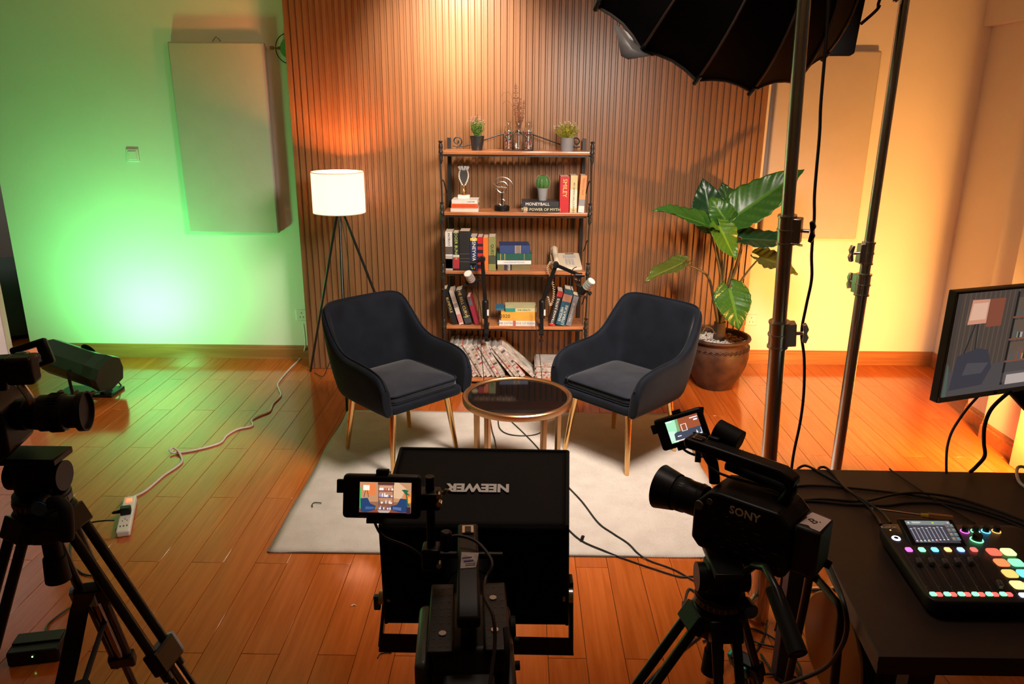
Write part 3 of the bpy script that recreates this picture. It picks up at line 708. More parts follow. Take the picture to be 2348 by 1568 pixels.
# wire caddy with two candy bottles and a clear vase of dried ferns
cx0 = sx(1188, 340)
t = thing('wire_caddy', 'dark wire caddy holding glass bottles on the top shelf', 'caddy', (cx0, FY+.10, S_TOP))
g = G()
for z in (.004, .105): g.tube([(-.098, -.038, z), (.098, -.038, z), (.098, .038, z), (-.098, .038, z)], .0022, 6, closed=True, raw=True)
for x in (-.098, -.033, .033, .098):
    for y in (-.038, .038): g.cyl((x, y, 0), (x, y, .107), .002, n=6)
for k in range(9): g.cyl((-.098+.0245*k, -.038, .004), (-.098+.0245*k, .038, .004), .0016, n=5)
o = g.obj('wire_frame', M_iron, t); o['kind'] = 'stuff'
def glass_bottle(x, label, fill):
    t = thing('glass_bottle', label, 'bottle', (cx0+x, FY+.10, S_TOP+.006))
    pr_ = [(.0, 0), (.026, 0), (.029, .004), (.029, .118), (.026, .135), (.015, .152), (.014, .168), (.019, .170), (.019, .178), (.013, .178), (.012, .152), (.024, .132), (.027, .116), (.027, .006), (0, .006)]
    G().lathe(pr_, 24).obj('glass', M_clear, t)
    if fill:
        r = random.Random(int(x*1000)); cols = []; g = G()
        for k in range(190):
            a = r.uniform(0, 2*PI); q = .0215*math.sqrt(r.uniform(.35, 1)); g.ball((q*math.cos(a), q*math.sin(a), r.uniform(.010, .118)), .0048, 6)
            c = r.choice([(.6, .04, .03), (.6, .04, .03), (.7, .25, .05), (.65, .6, .55), (.12, .12, .3), (.05, .3, .12)]); cols += [c]*(len(g.f)-len(cols))
        o = g.obj('candy', colmat('print_colours', emit=False, rough=.4), t, cols=cols); o['kind'] = 'stuff'
    else:
        G().lathe([(.0, .01), (.024, .01), (.026, .05), (0, .052)], 20).obj('water', M_clear, t)
glass_bottle(-.066, 'glass bottle of colourful candy, left in the wire caddy', True)
glass_bottle(.066, 'glass bottle of colourful candy, right in the wire caddy', True)
glass_bottle(.0, 'clear glass bottle holding the dried fern, middle of the caddy', False)
t = thing('dried_fern', 'tall reddish-brown dried fern standing in the middle bottle', 'dried plant', (cx0, FY+.10, S_TOP+.02))
M_fern = mat('dried_fern_brown', (.11, .032, .011), .8, var=.4, vscale=40)
def frond(P, w, n, name='frond'):
    S = smooth_path(P, 10); g = G(); g.tube(S, .0011, 5, raw=True)
    for i in range(n):
        q = .30+.70*i/n; p = S[min(len(S)-1, int(q*(len(S)-1)))]; wd = w*math.sin(PI*min(1, (q-.25)/.8))**.7
        for s in (-1, 1):
            L = wd*(.8+.3*math.sin(i*1.7)); a = p; b = p+Vector((s*L, .004*math.sin(i), L*.35)); c = p+Vector((s*L*.55, .006, L*.55)); d = p+Vector((s*L*.5, -.002, -.003))
            g.add([a, d, b, c], [(0, 1, 2, 3)])
    return g.obj(name, M_fern, t, smooth=False)
frond([(0, 0, 0), (-.005, 0, .12), (-.014, 0, .26), (-.020, 0, .40)], .020, 34)
frond([(.003, 0, 0), (.01, 0, .12), (.026, 0, .20), (.036, 0, .30)], .014, 26)
frond([(0, .004, 0), (.006, 0, .14), (.004, 0, .22), (.010, 0, .31)], .016, 24)
G().tube([(0, 0, 0), (-.02, 0, .2), (-.05, 0, .33), (-.09, 0, .345), (-.12, 0, .31)], .0009, 5).tube([(0, 0, 0), (-.02, 0, .2), (-.055, 0, .28), (-.085, 0, .29), (-.105, 0, .27)], .0009, 5).obj('thin_stem', M_fern, t)
# trophy
t = thing('trophy', 'silver trophy with rhinestones on a white base, on the left book stack', 'trophy', (-.378, FY+.085, S2+.0793), rz=0)
G().box((-.040, -.025, 0), (.040, .025, .024)).obj('base', mat('white_marble', (.68, .66, .62), .3), t, bevel=.002)
G().lathe([(.022, .024), (.022, .028), (.006, .036), (.006, .046), (.012, .054), (.005, .064), (.007, .078), (.013, .088)], 20).obj('stem', M_gold, t)
g = G(); pl = [(-.010, .085), (.010, .085), (.026, .130), (.030, .165), (.022, .185), (-.022, .185), (-.030, .165), (-.026, .130)]
MX = Matrix(((1, 0, 0, 0), (0, 0, -1, 0), (0, 1, 0, 0), (0, 0, 0, 1)))
g.prism(pl, -.004, .004, MX).obj('cup', mat('trophy_silver', (.42, .40, .37), .22, .9), t)
g = G()
for s in (-1, 1):
    for k in range(9): g.ball((s*(.011+.020*math.sin(k/8*2.2)), -.006, .092+k*.0105), .0058, 8)
g.obj('rhinestones', mat('rhinestone', (.85, .84, .82), .08, .3), t)['kind'] = 'stuff'
g = G()
for k, (x, rr) in enumerate(((-.024, .5), (-.009, .18), (.009, -.18), (.024, -.5))): g.cbox((x, 0, .195), (.016, .006, .036), None, (0, -rr, 0))
g.obj('crown_leaf', M_silver, t)['kind'] = 'stuff'
# kinetic sculpture
kx = sx(1151, 475)
t = thing('kinetic_sculpture', 'chrome orbit desk sculpture on a round black base, second shelf centre', 'ornament', (kx, FY+.09, S2))
G().lathe([(0, 0), (.050, 0), (.051, .003), (.051, .030), (.047, .034), (0, .034)], 36).obj('base', M_black, t)
G().cyl((0, 0, .034), (0, 0, .13), .0055, n=12).ball((0, 0, .055), .0, 6).obj('column', M_blackm, t)
MY = Matrix.Rotation(PI/2, 4, 'X')
G().torus((0, 0, 0), .020, .0035, 28, 8, Matrix.Translation((0, 0, .055)) @ MY).obj('lower_ring', M_chrome, t)
G().torus((0, 0, 0), .036, .0055, 40, 8, Matrix.Translation((0, 0, .155)) @ MY).obj('wheel_ring', M_chrome, t)
g = G().cyl((-.033, 0, .158), (.033, 0, .152), .0028, n=8).cyl((-.018, 0, .125), (.006, 0, .185), .0022, n=8).ball((0, 0, .155), .008, 10)
for k in range(6): a = k*PI/3+.3; g.ball((.041*math.cos(a), 0, .155+.041*math.sin(a)), .005, 8)
g.obj('spokes', M_chrome, t)['kind'] = 'stuff'
g = G(); g.tube([(.075*math.cos(a), -.01, .150+.072*math.sin(a)) for a in [math.radians(q) for q in range(5, 135, 10)]], .0042, 8, k=2); g.obj('arc', M_chrome, t)
G().cyl((-.062, -.01, .182), (-.034, -.005, .160), .003, n=8).obj('pointer', M_chrome, t)
# cactus
t = thing('cactus', 'small round cactus in a grey concrete pot on the black book stack', 'cactus', (sx(1244, 440), FY+.085, S2+.0713))
G().lathe([(.026, 0), (.035, .075), (.036, .082), (.031, .082), (.030, .070), (0, .070)], 28).obj('pot', mat('concrete_pot', (.24, .25, .26), .9, bump=.9, bscale=120), t)
g = G(); n = 48; V = []; m = 14
for j in range(m+1):
    ph = PI*j/m; z = .116-.050*math.cos(ph)*1.0
    for i in range(n):
        a = 2*PI*i/n; r = .041*math.sin(ph)**.8*(1+.13*math.cos(a*10)) if 0 < j < m else .0005; V.append((r*math.cos(a), r*math.sin(a), z))
g.add(V, [(j*n+i, j*n+(i+1) % n, (j+1)*n+(i+1) % n, (j+1)*n+i) for j in range(m) for i in range(n)])
g.obj('body', mat('cactus_green', (.035, .13, .02), .5, var=.3, vscale=30), t, ang=80)
g = G()
for i in range(10):
    for j in range(2, m-1):
        a = 2*PI*i/10; ph = PI*j/m; r = .041*math.sin(ph)**.8*1.13; p = Vector((r*math.cos(a), r*math.sin(a), .116-.050*math.cos(ph)))
        for k in range(4):
            d_ = Vector((math.cos(a+(k-1.5)*.5), math.sin(a+(k-1.5)*.5), (k % 2-.5)*.9)).normalized()*.008; g.cyl(p, p+d_, .0006, .0002, 3, caps=False)
g.obj('spines', mat('spine', (.35, .42, .28), .8), t)['kind'] = 'stuff'
# telephone
tl_ = at(1297, 598, FY+.10)
t = thing('telephone', 'cream desk telephone with handset at the right end of the third shelf', 'telephone', (tl_.x, FY+.115, S3), rot=(0, 0, .08))
M_ph = mat('cream_plastic', (.52, .45, .34), .45); M_phd = mat('grey_keys', (.36, .35, .34), .5)
# base wedge
g = G().hexa([(-.10, -.09, .0), (.105, -.09, .0), (.105, .09, .0), (-.10, .09, .0), (-.10, -.09, .022), (.105, -.09, .022), (.105, .085, .095), (-.10, .085, .095)])
g.obj('housing', M_ph, t, bevel=.008, bseg=3)
sl_ = math.atan2(.073, .175); TM = Matrix.Translation((.0, -.0025, .0585)) @ Matrix.Rotation(sl_, 4, 'X')
g = G()
for j in range(4):
    for i in range(3): g.cbox((.005+i*.022, -.055+j*.020, .003), (.015, .012, .006), TM)
g.obj('keypad', M_phd, t, bevel=.001)['kind'] = 'stuff'
g = G()
for i in range(3): g.cbox((.0+i*.030, .040, .002), (.026, .035, .004), TM)
g.obj('memory_panel', M_phd, t)['kind'] = 'stuff'
G().cbox((.035, .075, .002), (.06, .005, .003), TM).obj('display_slot', M_kink, t)
g = G(); g.tube([(-.072, -.085, .048), (-.072, -.06, .075), (-.072, .0, .088), (-.072, .06, .125), (-.072, .085, .125)], .019, 10); hs = g.obj('handset', M_ph, t)
G().cyl((-.072, -.083, .025), (-.072, -.07, .06), .026, n=16).cyl((-.072, .07, .088), (-.072, .082, .13), .026, n=16).obj('ear_cup', M_ph, hs)['kind'] = 'stuff'
# coiled cord hanging in front of shelf four
P = []
path = smooth_path([at(1262, 600, FY-.02), at(1256, 618, FY-.035), at(1268, 650, FY-.03), at(1270, 680, FY-.03), at(1262, 700, FY-.03), at(1256, 680, FY-.03)], 40)
for i, p in enumerate(path): a = i*.9; P.append(p+Vector((.0065*math.cos(a), .0065*math.sin(a), 0)))
G().tube(P, .0022, 5, k=2).obj('coiled_cord', M_ph, t, world=True)
#PART3
# ---------------- big potted plant ----------------
PC = Vector((1.395, 5.125, 0))
t = thing('potted_plant', 'large big-leaved plant in a brown glazed clay pot at the right end of the backdrop', 'plant', PC)
M_clay = mat('glazed_clay', (.050, .021, .012), .55, spec=.3, bump=.5, bscale=40, var=.5, vscale=12)
G().lathe([(0, 0), (.120, 0), (.128, .012), (.165, .08), (.200, .16), (.215, .235), (.212, .285), (.196, .325), (.190, .338), (.200, .346), (.217, .354), (.222, .364), (.218, .374), (.200, .374), (.188, .362), (.185, .33), (0, .33)], 48).obj('pot', M_clay, t)
g = G()
for zz in (.292, .304): g.tube([((.2135-.0012*0)*math.cos(2*PI*i/72)*(1-.0*i), .2135*math.sin(2*PI*i/72), zz+(.008 if i % 2 else -.004)) for i in range(72)], .0032, 5, closed=True, raw=True)
g.obj('zigzag_relief', M_clay, t.children[0])['kind'] = 'stuff'
r = random.Random(5); g = G(); g2 = G()
for i in range(800):
    a = r.uniform(0, 2*PI); q = .182*math.sqrt(r.random()); x, y = q*math.cos(a), q*math.sin(a)
    (g2 if (x-.05+y*.2 > 0 and q < .17) else g).ball((x, y, .336+r.uniform(0, .012)), r.uniform(.005, .009), 6, (1, .8, .7))
g.obj('white_gravel', mat('white_gravel', (.62, .58, .52), .8, var=.3, vscale=60), t)['kind'] = 'stuff'
g2.obj('tan_gravel', mat('tan_gravel', (.40, .22, .10), .8, var=.4, vscale=60), t)['kind'] = 'stuff'
M_stem = mat('leaf_stem', (.07, .055, .022), .5, var=.4, vscale=20)
G().tube([PC+Vector((0, 0, .32)), PC+Vector((.005, 0, .40)), PC+Vector((.0, .0, .47))], .040, 12).obj('trunk', mat('trunk_bark', (.06, .035, .02), .8, bump=.8, bscale=60, var=.4), t, world=True)
def leaf_mat(name, c, tr):
    m = bpy.data.materials.new(name); m.use_nodes = True; nt = m.node_tree; b = nt.nodes['Principled BSDF']; out = nt.nodes['Material Output']
    b.inputs['Roughness'].default_value = .32
    uv = nd(nt, 'ShaderNodeVertexColor'); uv.layer_name = 'Col'; mixc = nd(nt, 'ShaderNodeMixRGB')
    s = nd(nt, 'ShaderNodeSeparateColor'); nt.links.new(uv.outputs[0], s.inputs[0]); nt.links.new(s.outputs[0], mixc.inputs[0])
    mixc.inputs[1].default_value = (*c, 1); mixc.inputs[2].default_value = (c[0]*1.9+.02, c[1]*1.7+.02, c[2]*1.6, 1); nt.links.new(mixc.outputs[0], b.inputs['Base Color'])
    t_ = nd(nt, 'ShaderNodeBsdfTranslucent'); t_.inputs[0].default_value = (c[0]*2.2, c[1]*2.2, c[2], 1); mx = nd(nt, 'ShaderNodeMixShader'); mx.inputs[0].default_value = tr
    nt.links.new(b.outputs[0], mx.inputs[1]); nt.links.new(t_.outputs[0], mx.inputs[2]); nt.links.new(mx.outputs[0], out.inputs[0])
    return m
LM = [leaf_mat('leaf_mid', (.035, .13, .018), .2), leaf_mat('leaf_dark', (.012, .055, .018), .1), leaf_mat('leaf_light', (.075, .19, .018), .25), leaf_mat('leaf_olive', (.10, .13, .018), .3)]
def leaf(base, tip, w, nrm, m, droop=.12, fold=.18, seed=0, jag=0.0):
    base, tip = Vector(base), Vector(tip); L = (tip-base).length; x = (tip-base)/L; n = Vector(nrm); n = (n-x*n.dot(x)).normalized(); s = n.cross(x)
    rr = random.Random(seed); nu, nv = 30, 12; V = []; cols = []
    wt = [(-.22, .0), (-.20, .30), (-.12, .62), (0, .86), (.12, .98), (.25, 1), (.45, .90), (.65, .66), (.82, .38), (.93, .15), (1, .0)]
    def wd(t_):
        for (a, wa), (b, wb) in zip(wt, wt[1:]):
            if a <= t_ <= b:
                q = (t_-a)/(b-a); q = q*q*(3-2*q) if False else q; return wa+(wb-wa)*q
        return 0
    for i in range(nu+1):
        tt = -.22+1.22*i/nu; W_ = wd(tt)*w/2
        for j in range(-nv, nv+1):
            v = j/nv; inner = 0
            if tt < 0: inner = min(1, -tt/.20)*.34   # notch between the lobes
            a = abs(v); sgn = 1 if v >= 0 else -1
            yy = sgn*(inner*w/2*.5+(W_-inner*w/2*.5)*a) if W_ > inner*w/2*.5 else sgn*inner*w/2*.5
            rip = .012*w/.2*math.sin((tt*7-a*1.6)*2*PI*.9)*a*(1-.3*a)
            edge = (jag*rr.uniform(-1, .3)*a**6*w*.25)
            z = -droop*L*(tt*tt)+fold*abs(yy)+rip*.6+.012*math.sin(tt*9+seed)*a
            V.append(base+x*(tt*L)+s*(yy*(1+edge*2))+n*z)
    F_ = []; m_ = 2*nv+1
    for i in range(nu):
        for j in range(2*nv):
            if i*1.22/nu-.22 < -.02 and j in (nv-1, nv): continue
            F_.append((i*m_+j, (i+1)*m_+j, (i+1)*m_+j+1, i*m_+j+1))
            tt = -.22+1.22*i/nu; a = abs((j+.5)/nv-1)
            vein = 1.0 if a < .06 else (.30 if (tt*7-a*1.6) % 1 < .16 else 0.0)
            cols.append((vein, 0, 0))
    g = G().add(V, F_); o = g.obj('leaf', m, t, world=True, cols=cols)
    so = o.modifiers.new('thick', 'SOLIDIFY'); so.thickness = .0015
    return o
A = at
cam_n = Vector((-.25, -.9, .45))
lv = [ # base, tip, width, normal, material, droop, fold, seed, jag
 (A(1626, 520, 5.02), A(1506, 468, 4.90), .22, (0, -.45, 1), LM[0], .10, .35, 1, .0),
 (A(1566, 603, 4.96), A(1477, 643, 4.86), .17, (.15, -.15, 1), LM[3], .02, .30, 2, .0),
 (A(1632, 512, 5.22), A(1612, 408, 5.28), .25, (-.2, -1, .25), LM[1], .05, .2, 3, .5),
 (A(1680, 505, 5.20), A(1656, 418, 5.27), .25, (.1, -1, .2), LM[1], .0, .2, 4, .4),
 (A(1668, 512, 5.06), A(1628, 450, 5.10), .18, (-.3, -.9, .5), LM[0], .05, .25, 5, .0),
 (A(1648, 518, 5.00), A(1690, 594, 4.90), .19, (.1, -.75, .65), LM[2], .10, .2, 6, .0),
 (A(1688, 495, 5.06), A(1842, 384, 5.00), .30, (-.15, -.8, .75), LM[0], .06, .2, 7, .35),
 (A(1704, 548, 5.02), A(1842, 550, 4.92), .20, (.0, -.55, 1), LM[1], .10, .2, 8, .1),
 (A(1742, 590, 5.04), A(1834, 618, 4.95), .25, (.3, -.45, .8), LM[3], .12, .2, 9, .2),
 (A(1673, 662, 4.90), A(1697, 756, 4.80), .245, (-.05, -.8, .55), LM[0], .06, .12, 10, .1)]
for l in lv: leaf(*l)
tr0 = PC+Vector((0, 0, .44))
for (b, mid) in ((lv[0][0], A(1650, 620, 5.08)), (lv[1][0], A(1620, 630, 5.02)), (lv[2][0], A(1650, 600, 5.15)), (lv[3][0], A(1680, 600, 5.16)), (lv[4][0], A(1662, 600, 5.1)), (lv[5][0], A(1655, 600, 5.12)),
                 (lv[6][0], A(1700, 570, 5.1)), (lv[7][0], A(1690, 600, 5.1)), (lv[8][0], A(1705, 635, 5.08)), (lv[9][0], A(1668, 690, 5.0))):
    G().tube([tr0+Vector((0, 0, -.03)), tr0.lerp(mid, .5)+Vector((0, 0, .02)), mid, b], [.013, .005], 8).obj('leaf_stem', M_stem, t, world=True)
G().tube([A(1606, 760, 5.03), A(1600, 748, 5.02), A(1590, 738, 5.0), A(1583, 733, 5.0)], .006, 6).tube([A(1640, 766, 5.03), A(1630, 752, 5.0), A(1618, 750, 5.0), A(1610, 764, 5.0)], .004, 6).obj('bare_shoot', M_stem, t, world=True)['kind'] = 'stuff'
g = G()
for i in range(7):
    a = i*.9; p = A(1607, 766, 5.02); d_ = Vector((math.cos(a), math.sin(a)*.6, .35))*.035; s_ = Vector((-math.sin(a), math.cos(a), .1))*.012; g.add([p, p+d_*.5+s_, p+d_, p+d_*.5-s_], [(0, 1, 2, 3)])
g.obj('seedling_leaves', LM[2], t, world=True, cols=[(0, 0, 0)]*7)['kind'] = 'stuff'

# ---------------- podcast microphones on boom arms clamped to shelf four ----------------
def boom(label, base_px, j1, j2, arm2_end, mic, mic_dir, cord):
    b0 = at(base_px[0], base_px[1], 5.06); t = thing('boom_microphone', label, 'microphone', (b0.x, 5.06, ZS[3-1-1] if False else S4))
    j1 = at(*j1, 5.055); j2 = at(*j2, 4.98); e = at(*arm2_end); mc = at(*mic); bt = at(*base_px, 5.055); up = Vector((0, 0, 1))
    G().cbox((bt+j1)/2, (.026, .026, (j1-bt).length), None, (0, 0, 0)).obj('post', M_black, t, world=True, bevel=.003)
    G().box((bt.x-.015, 5.03, S4-.045), (bt.x+.015, 5.085, S4-.036)).box((bt.x-.015, 5.03, S4+.0008), (bt.x+.015, 5.16, S4+.008)).box((bt.x-.015, 5.03, S4-.04), (bt.x+.015, 5.045, S4+.004)).cyl((bt.x, 5.07, S4-.09), (bt.x, 5.07, S4-.04), .004).cyl((bt.x, 5.07, S4-.1), (bt.x, 5.07, S4-.088), .016, n=16).obj('clamp', M_blackm, t, world=True)['kind'] = 'stuff'
    G().cyl(j1-up*.10, j1+up*.012, .021, .023, n=20).ball(j1+up*.012, .023, 12).obj('swivel', M_black, t, world=True)
    G().box((j1.x+.012, j1.y-.026, j1.z-.075), (j1.x+.024, j1.y-.010, j1.z-.035)).obj('white_tag', M_white, t, world=True)
    def barm(a, b, w, nm):
        d_ = b-a; T = frame((a+b)/2, d_, (0, 1, 0)) ; G().cbox((0, 0, 0), (d_.length, w*.8, w), T).obj(nm, M_black, t, world=True, bevel=.004)
    barm(j1+up*.01, j2, .026, 'lower_arm')
    G().cyl(j2+Vector((0, -.022, 0)), j2+Vector((0, .022, 0)), .020, n=20).obj('elbow', M_blackm, t, world=True)
    barm(j2+Vector((0, -.01, .0)), e, .022, 'upper_arm')
    G().cyl(e+Vector((-.022, 0, -.002)), e+Vector((.022, 0, -.002)), .015, n=18).cyl(e, e-up*.03, .009, n=12).obj('head_joint', M_black, t, world=True)
    G().cyl(e-up*.03, e-up*.040, .010, n=12).obj('brass_thread', M_gold, t, world=True)
    d_ = Vector(mic_dir).normalized()
    # microphone: silver grille with black bands, black body
    P0 = mc
    G().cyl(P0-d_*.060, P0-d_*.01, .024, .026, n=24).cyl(P0-d_*.072, P0-d_*.060, .018, .024, n=24).obj('microphone_body', M_black, t, world=True)
    gr_ = G()
    for k in range(4): gr_.cyl(P0+d_*(-.008+.018*k), P0+d_*(.005+.018*k), .0275, n=28)
    gr_.obj('grille', M_silver, t, world=True)['kind'] = 'stuff'
    G().cyl(P0-d_*.01, P0+d_*.046, .0245, n=24).obj('grille_core', M_black, t, world=True)
    G().cyl(P0+d_*.058, P0+d_*.061, .0245, n=28).obj('end_cap', M_white, t, world=True)
    s_ = d_.cross(Vector((0, 1, 0))).normalized()
    G().cyl(P0-d_*.03-s_*.055, P0-d_*.03+s_*.055, .007, n=12).cyl(P0-d_*.03-s_*.056, P0-d_*.03-s_*.042, .013, n=12).cyl(P0-d_*.03+s_*.042, P0-d_*.03+s_*.056, .013, n=12).tube([e-up*.038, e-up*.05+s_*.03, P0-d_*.03+s_*.04], .006, 6).obj('yoke', M_black, t, world=True)
    G().tube([at(*c) for c in cord], .0028, 6).obj('cord', M_cable, t, world=True)
    return t
boom('black boom arm with silver-banded microphone hanging left of its post', (1116, 776), (1113, 697), (1106, 594), (1085, 602, 4.90), (1080, 640, 4.88), (-.30, -.55, .75),
     [(1086, 660, 4.90), (1098, 690, 5.0), (1104, 735, 5.03), (1103, 800, 5.02), (1108, 850, 5.02), (1110, 885, 5.0)])
boom('black boom arm with silver-banded microphone reaching right over the leaning books', (1241, 768), (1243, 697), (1275, 607), (1327, 630, 4.86), (1345, 657, 4.84), (.50, -.45, .75),
     [(1335, 680, 4.86), (1315, 675, 4.9), (1308, 650, 4.92), (1312, 620, 4.93), (1322, 612, 4.9)])
t = thing('microphone_cable', 'thin black cable hanging from the right boom arm to the rug', 'cable', fl(1243, 900))
G().tube([at(1228, 700, 5.02), at(1228, 740, 5.02), at(1236, 800, 5.0), at(1243, 870, 4.97), fl(1246, 905, .004), fl(1236, 940, .004)], .0028, 6).obj('cable_run', M_cable, t, world=True)
def floor_cable(name, label, pts, rad=.0035, z=.013, m=M_cable, ends=None):
    P = [fl(*p, z=z) if len(p) == 2 else fl(p[0], p[1], p[2]) for p in pts]
    g = G().tube(P, rad, 7); o = g.obj(name, m); tag(o, label, 'cable'); return o
floor_cable('floor_cable', 'thin black cable under the coffee table near its left leg', [(1122, 945), (1128, 985), (1135, 1010), (1140, 1045), (1150, 1090)])
floor_cable('floor_cable', 'looped black cable lying on the rug behind the coffee table legs', [(1142, 962), (1146, 982), (1165, 995), (1200, 999), (1232, 995), (1248, 982), (1246, 968), (1232, 962)])
floor_cable('floor_cable', 'black cable crossing the rug from the coffee table to the right tripod', [(1168, 962), (1200, 992), (1236, 1030), (1275, 1085), (1302, 1115), (1335, 1150), (1372, 1198), (1405, 1222), (1440, 1245), (1463, 1268), (1490, 1285, .006), (1545, 1305, .006), (1590, 1330, .006), (1660, 1365, .006)])
floor_cable('floor_cable', 'second black cable on the rug, lower one with the hook-and-loop tie', [(1240, 1130), (1275, 1180), (1302, 1212), (1335, 1240), (1385, 1262), (1430, 1280, .006), (1500, 1304, .006), (1560, 1322, .006), (1600, 1322, .006), (1700, 1345, .006)])
tp = fl(1335, 1236, .02)
t = thing('cable_tie', 'black hook-and-loop tie sticking up from the cable on the rug', 'cable tie', fl(1335, 1240, RZ))
G().cbox((0, 0, .014), (.016, .010, .028), None, (0, .3, .4)).obj('strap', M_cloth, t, bevel=.004)

# ---------------- light stands ----------------
def stand_legs(t, z, dirs, L, name='leg'):
    for a in dirs:
        d_ = Vector((math.cos(a), math.sin(a), 0))
        G().cyl(d_*.03+Vector((0, 0, z)), d_*(L-.05)+Vector((0, 0, z)), .0125, n=14).tube([d_*(L-.055)+Vector((0, 0, z)), d_*L+Vector((0, 0, z-.02)), d_*(L+.01)+Vector((0, 0, .012))], .0125, 12).obj(name, M_chrome, t)
def collar(t, p, d_, r, h, kdir, km, klen=.05, blade=(.012, .030, .05)):
    d_ = d_.normalized(); k = Vector(kdir).normalized()
    g = G(); 
    for q in (-.5, .0, .5): g.cyl(p+d_*(h*q-.003), p+d_*(h*q+.003), r*1.28, n=24)
    g.cyl(p-d_*h*.5, p+d_*h*.5, r*1.15, n=24)
    c = g.obj('collar', M_chrome, t)
    G().cbox((0, 0, 0), (r*1.3, r*1.5, h*.92), frame(p+k*r*1.35, k, d_.cross(k))).obj('clamp_block', M_chromed, c, bevel=.003)
    G().cyl(p+k*r*1.9, p+k*(r*1.9+klen*.5), .006, n=12).obj('screw', M_chrome, c)
    q = p+k*(r*1.9+klen*.62)
    T = frame(q, k, d_)
    G().prism([(-.007, -.030), (.004, -.034), (.012, -.014), (.006, 0), (.012, .014), (.004, .034), (-.007, .030), (-.002, 0)], -.009, .009, T).obj('wing_knob', km, c, bevel=.002)
def light_stand(label, base, top_at, rads, joints, knob_dirs, kms, leg_dirs, leg_z=.13, L=.42):
    t = thing('light_stand', label, 'light stand', base); B = Vector((0, 0, 0)); T = Vector(top_at)-Vector(base); d_ = T.normalized()
    zs = [0.05]+[j for j in joints]+[T.length]
    for i in range(len(rads)): G().cyl(d_*zs[i], d_*zs[i+1], rads[i], n=24).obj('tube', M_chrome, t)
    for i, j in enumerate(joints): collar(t, d_*j, d_, rads[i]*1.0, .085, knob_dirs[i], kms[i])
    G().cyl((0, 0, .02), (0, 0, leg_z+.09), rads[0]*1.5, n=20).obj('hub', M_chromed, t)
    stand_legs(t, leg_z, leg_dirs, L)
    return t
b1 = Vector((.934, 2.52, 0)); top1 = at(1843, 0, 2.30); dd = (top1-b1); top1 = b1+dd*1.22
def along(b, d_, px, py):   # length along a stand axis nearest to a photo pixel
    best = 0; bd = 1e9
    for i in range(400):
        q = i*.01; p = b+d_*q; v = p-Vector((0, 0, CH)); z = v.dot(FW); x = CX+FPX*v.dot(RT)/z; y = CY-FPX*v.dot(UP)/z
        e = (x-px)**2+(y-py)**2
        if e < bd: bd, best = e, q
    return best
d1 = dd.normalized()
light_stand('nearer thick chrome light stand carrying the black softbox', b1, top1, [.0265, .0225, .0195], [along(b1, d1, 1787, 768), along(b1, d1, 1808, 525)], [(1, -.15, .1), (1, -.6, 0)], [M_chromed, M_blackm], (0.05, 1.75, 4.05))
b2 = Vector((1.40, 3.06, 0)); top2 = b2+Vector((0, 0, 3.0-.1)); d2 = Vector((0, 0, 1))
light_stand('farther chrome light stand with two collars, beside the monitor', b2, b2+Vector((0, 0, 2.9)), [.0235, .0205, .0185], [along(b2, d2, 1981, 655), along(b2, d2, 1987, 577)], [(-.3, 1, 0), (-1, -.2, 0)], [M_chromed, M_chromed], (-.3, 1.8, 3.9), .10)

# ---------------- softbox ----------------
t = thing('softbox', 'large black round softbox hanging at the top right, seen from behind', 'softbox', SB_C)
zax = -SB_N; xa = zax.cross(Vector((0, 0, 1))).normalized(); ya = zax.cross(xa)
SM = Matrix(((xa.x, ya.x, zax.x, SB_C.x), (xa.y, ya.y, zax.y, SB_C.y), (xa.z, ya.z, zax.z, SB_C.z), (0, 0, 0, 1)))
NR = 16; prof_s = [(SB_R*(1-(q/7)**2.2*.84), .46*(q/7)**1.0*(1+.25*(1-q/7)*0)) for q in range(8)]
prof_s = [(SB_R*math.cos(q/7*1.36)**.80, .46*math.sin(q/7*PI/2)**1.15) for q in range(8)]
M_sb = mat('softbox_black_fabric', (.005, .0045, .005), .7, spec=.1, bump=.15, bscale=300)
for k in range(NR):
    a0, a1 = 2*PI*k/NR, 2*PI*(k+1)/NR; V = []
    for q, (r_, z_) in enumerate(prof_s):
        for j in range(5):
            u = j/4; a = a0+(a1-a0)*u; rr_ = r_*math.cos(PI/NR)/math.cos(a-(a0+a1)/2)*(1-.02*math.sin(PI*u)*(1 if q < 7 else 0)); V.append((rr_*math.cos(a), rr_*math.sin(a), z_+(.014*math.sin(PI*u) if q == 0 else 0)))
    G().add(V, [(q*5+j, q*5+j+1, (q+1)*5+j+1, (q+1)*5+j) for q in range(7) for j in range(4)], SM).obj('fabric_panel', M_sb, t, world=True)
for k in range(NR):
    a = 2*PI*k/NR
    G().tube([SM @ Vector((r_*1.006*math.cos(a), r_*1.006*math.sin(a), z_)) for r_, z_ in prof_s], .0042, 6, k=2).obj('rib', mat('rib_dark', (.12, .095, .08), .4, .4), t, world=True)
for k in range(NR):
    a = 2*PI*k/NR; e = Vector((SB_R*1.004*math.cos(a), SB_R*1.004*math.sin(a), 0))
    G().cyl(SM @ (e+Vector((0, 0, -.016))), SM @ (e+Vector((0, 0, .022))), .0085, n=8).obj('rib_tip', M_black, t, world=True)
g = G(); V = []
P = []
for k in range(NR):
    for j in range(4):
        u = j/4; a0 = 2*PI*k/NR; a = a0+2*PI/NR*u; rr_ = SB_R*math.cos(PI/NR)/math.cos(a-a0-PI/NR)*(1-.02*math.sin(PI*u)); P.append(SM @ Vector((rr_*math.cos(a), rr_*math.sin(a), .014*math.sin(PI*u)-.003)))
G().tube(P, .0055, 6, closed=True, raw=True).obj('rim_binding', mat('grey_binding', (.10, .09, .085), .7), t, world=True)
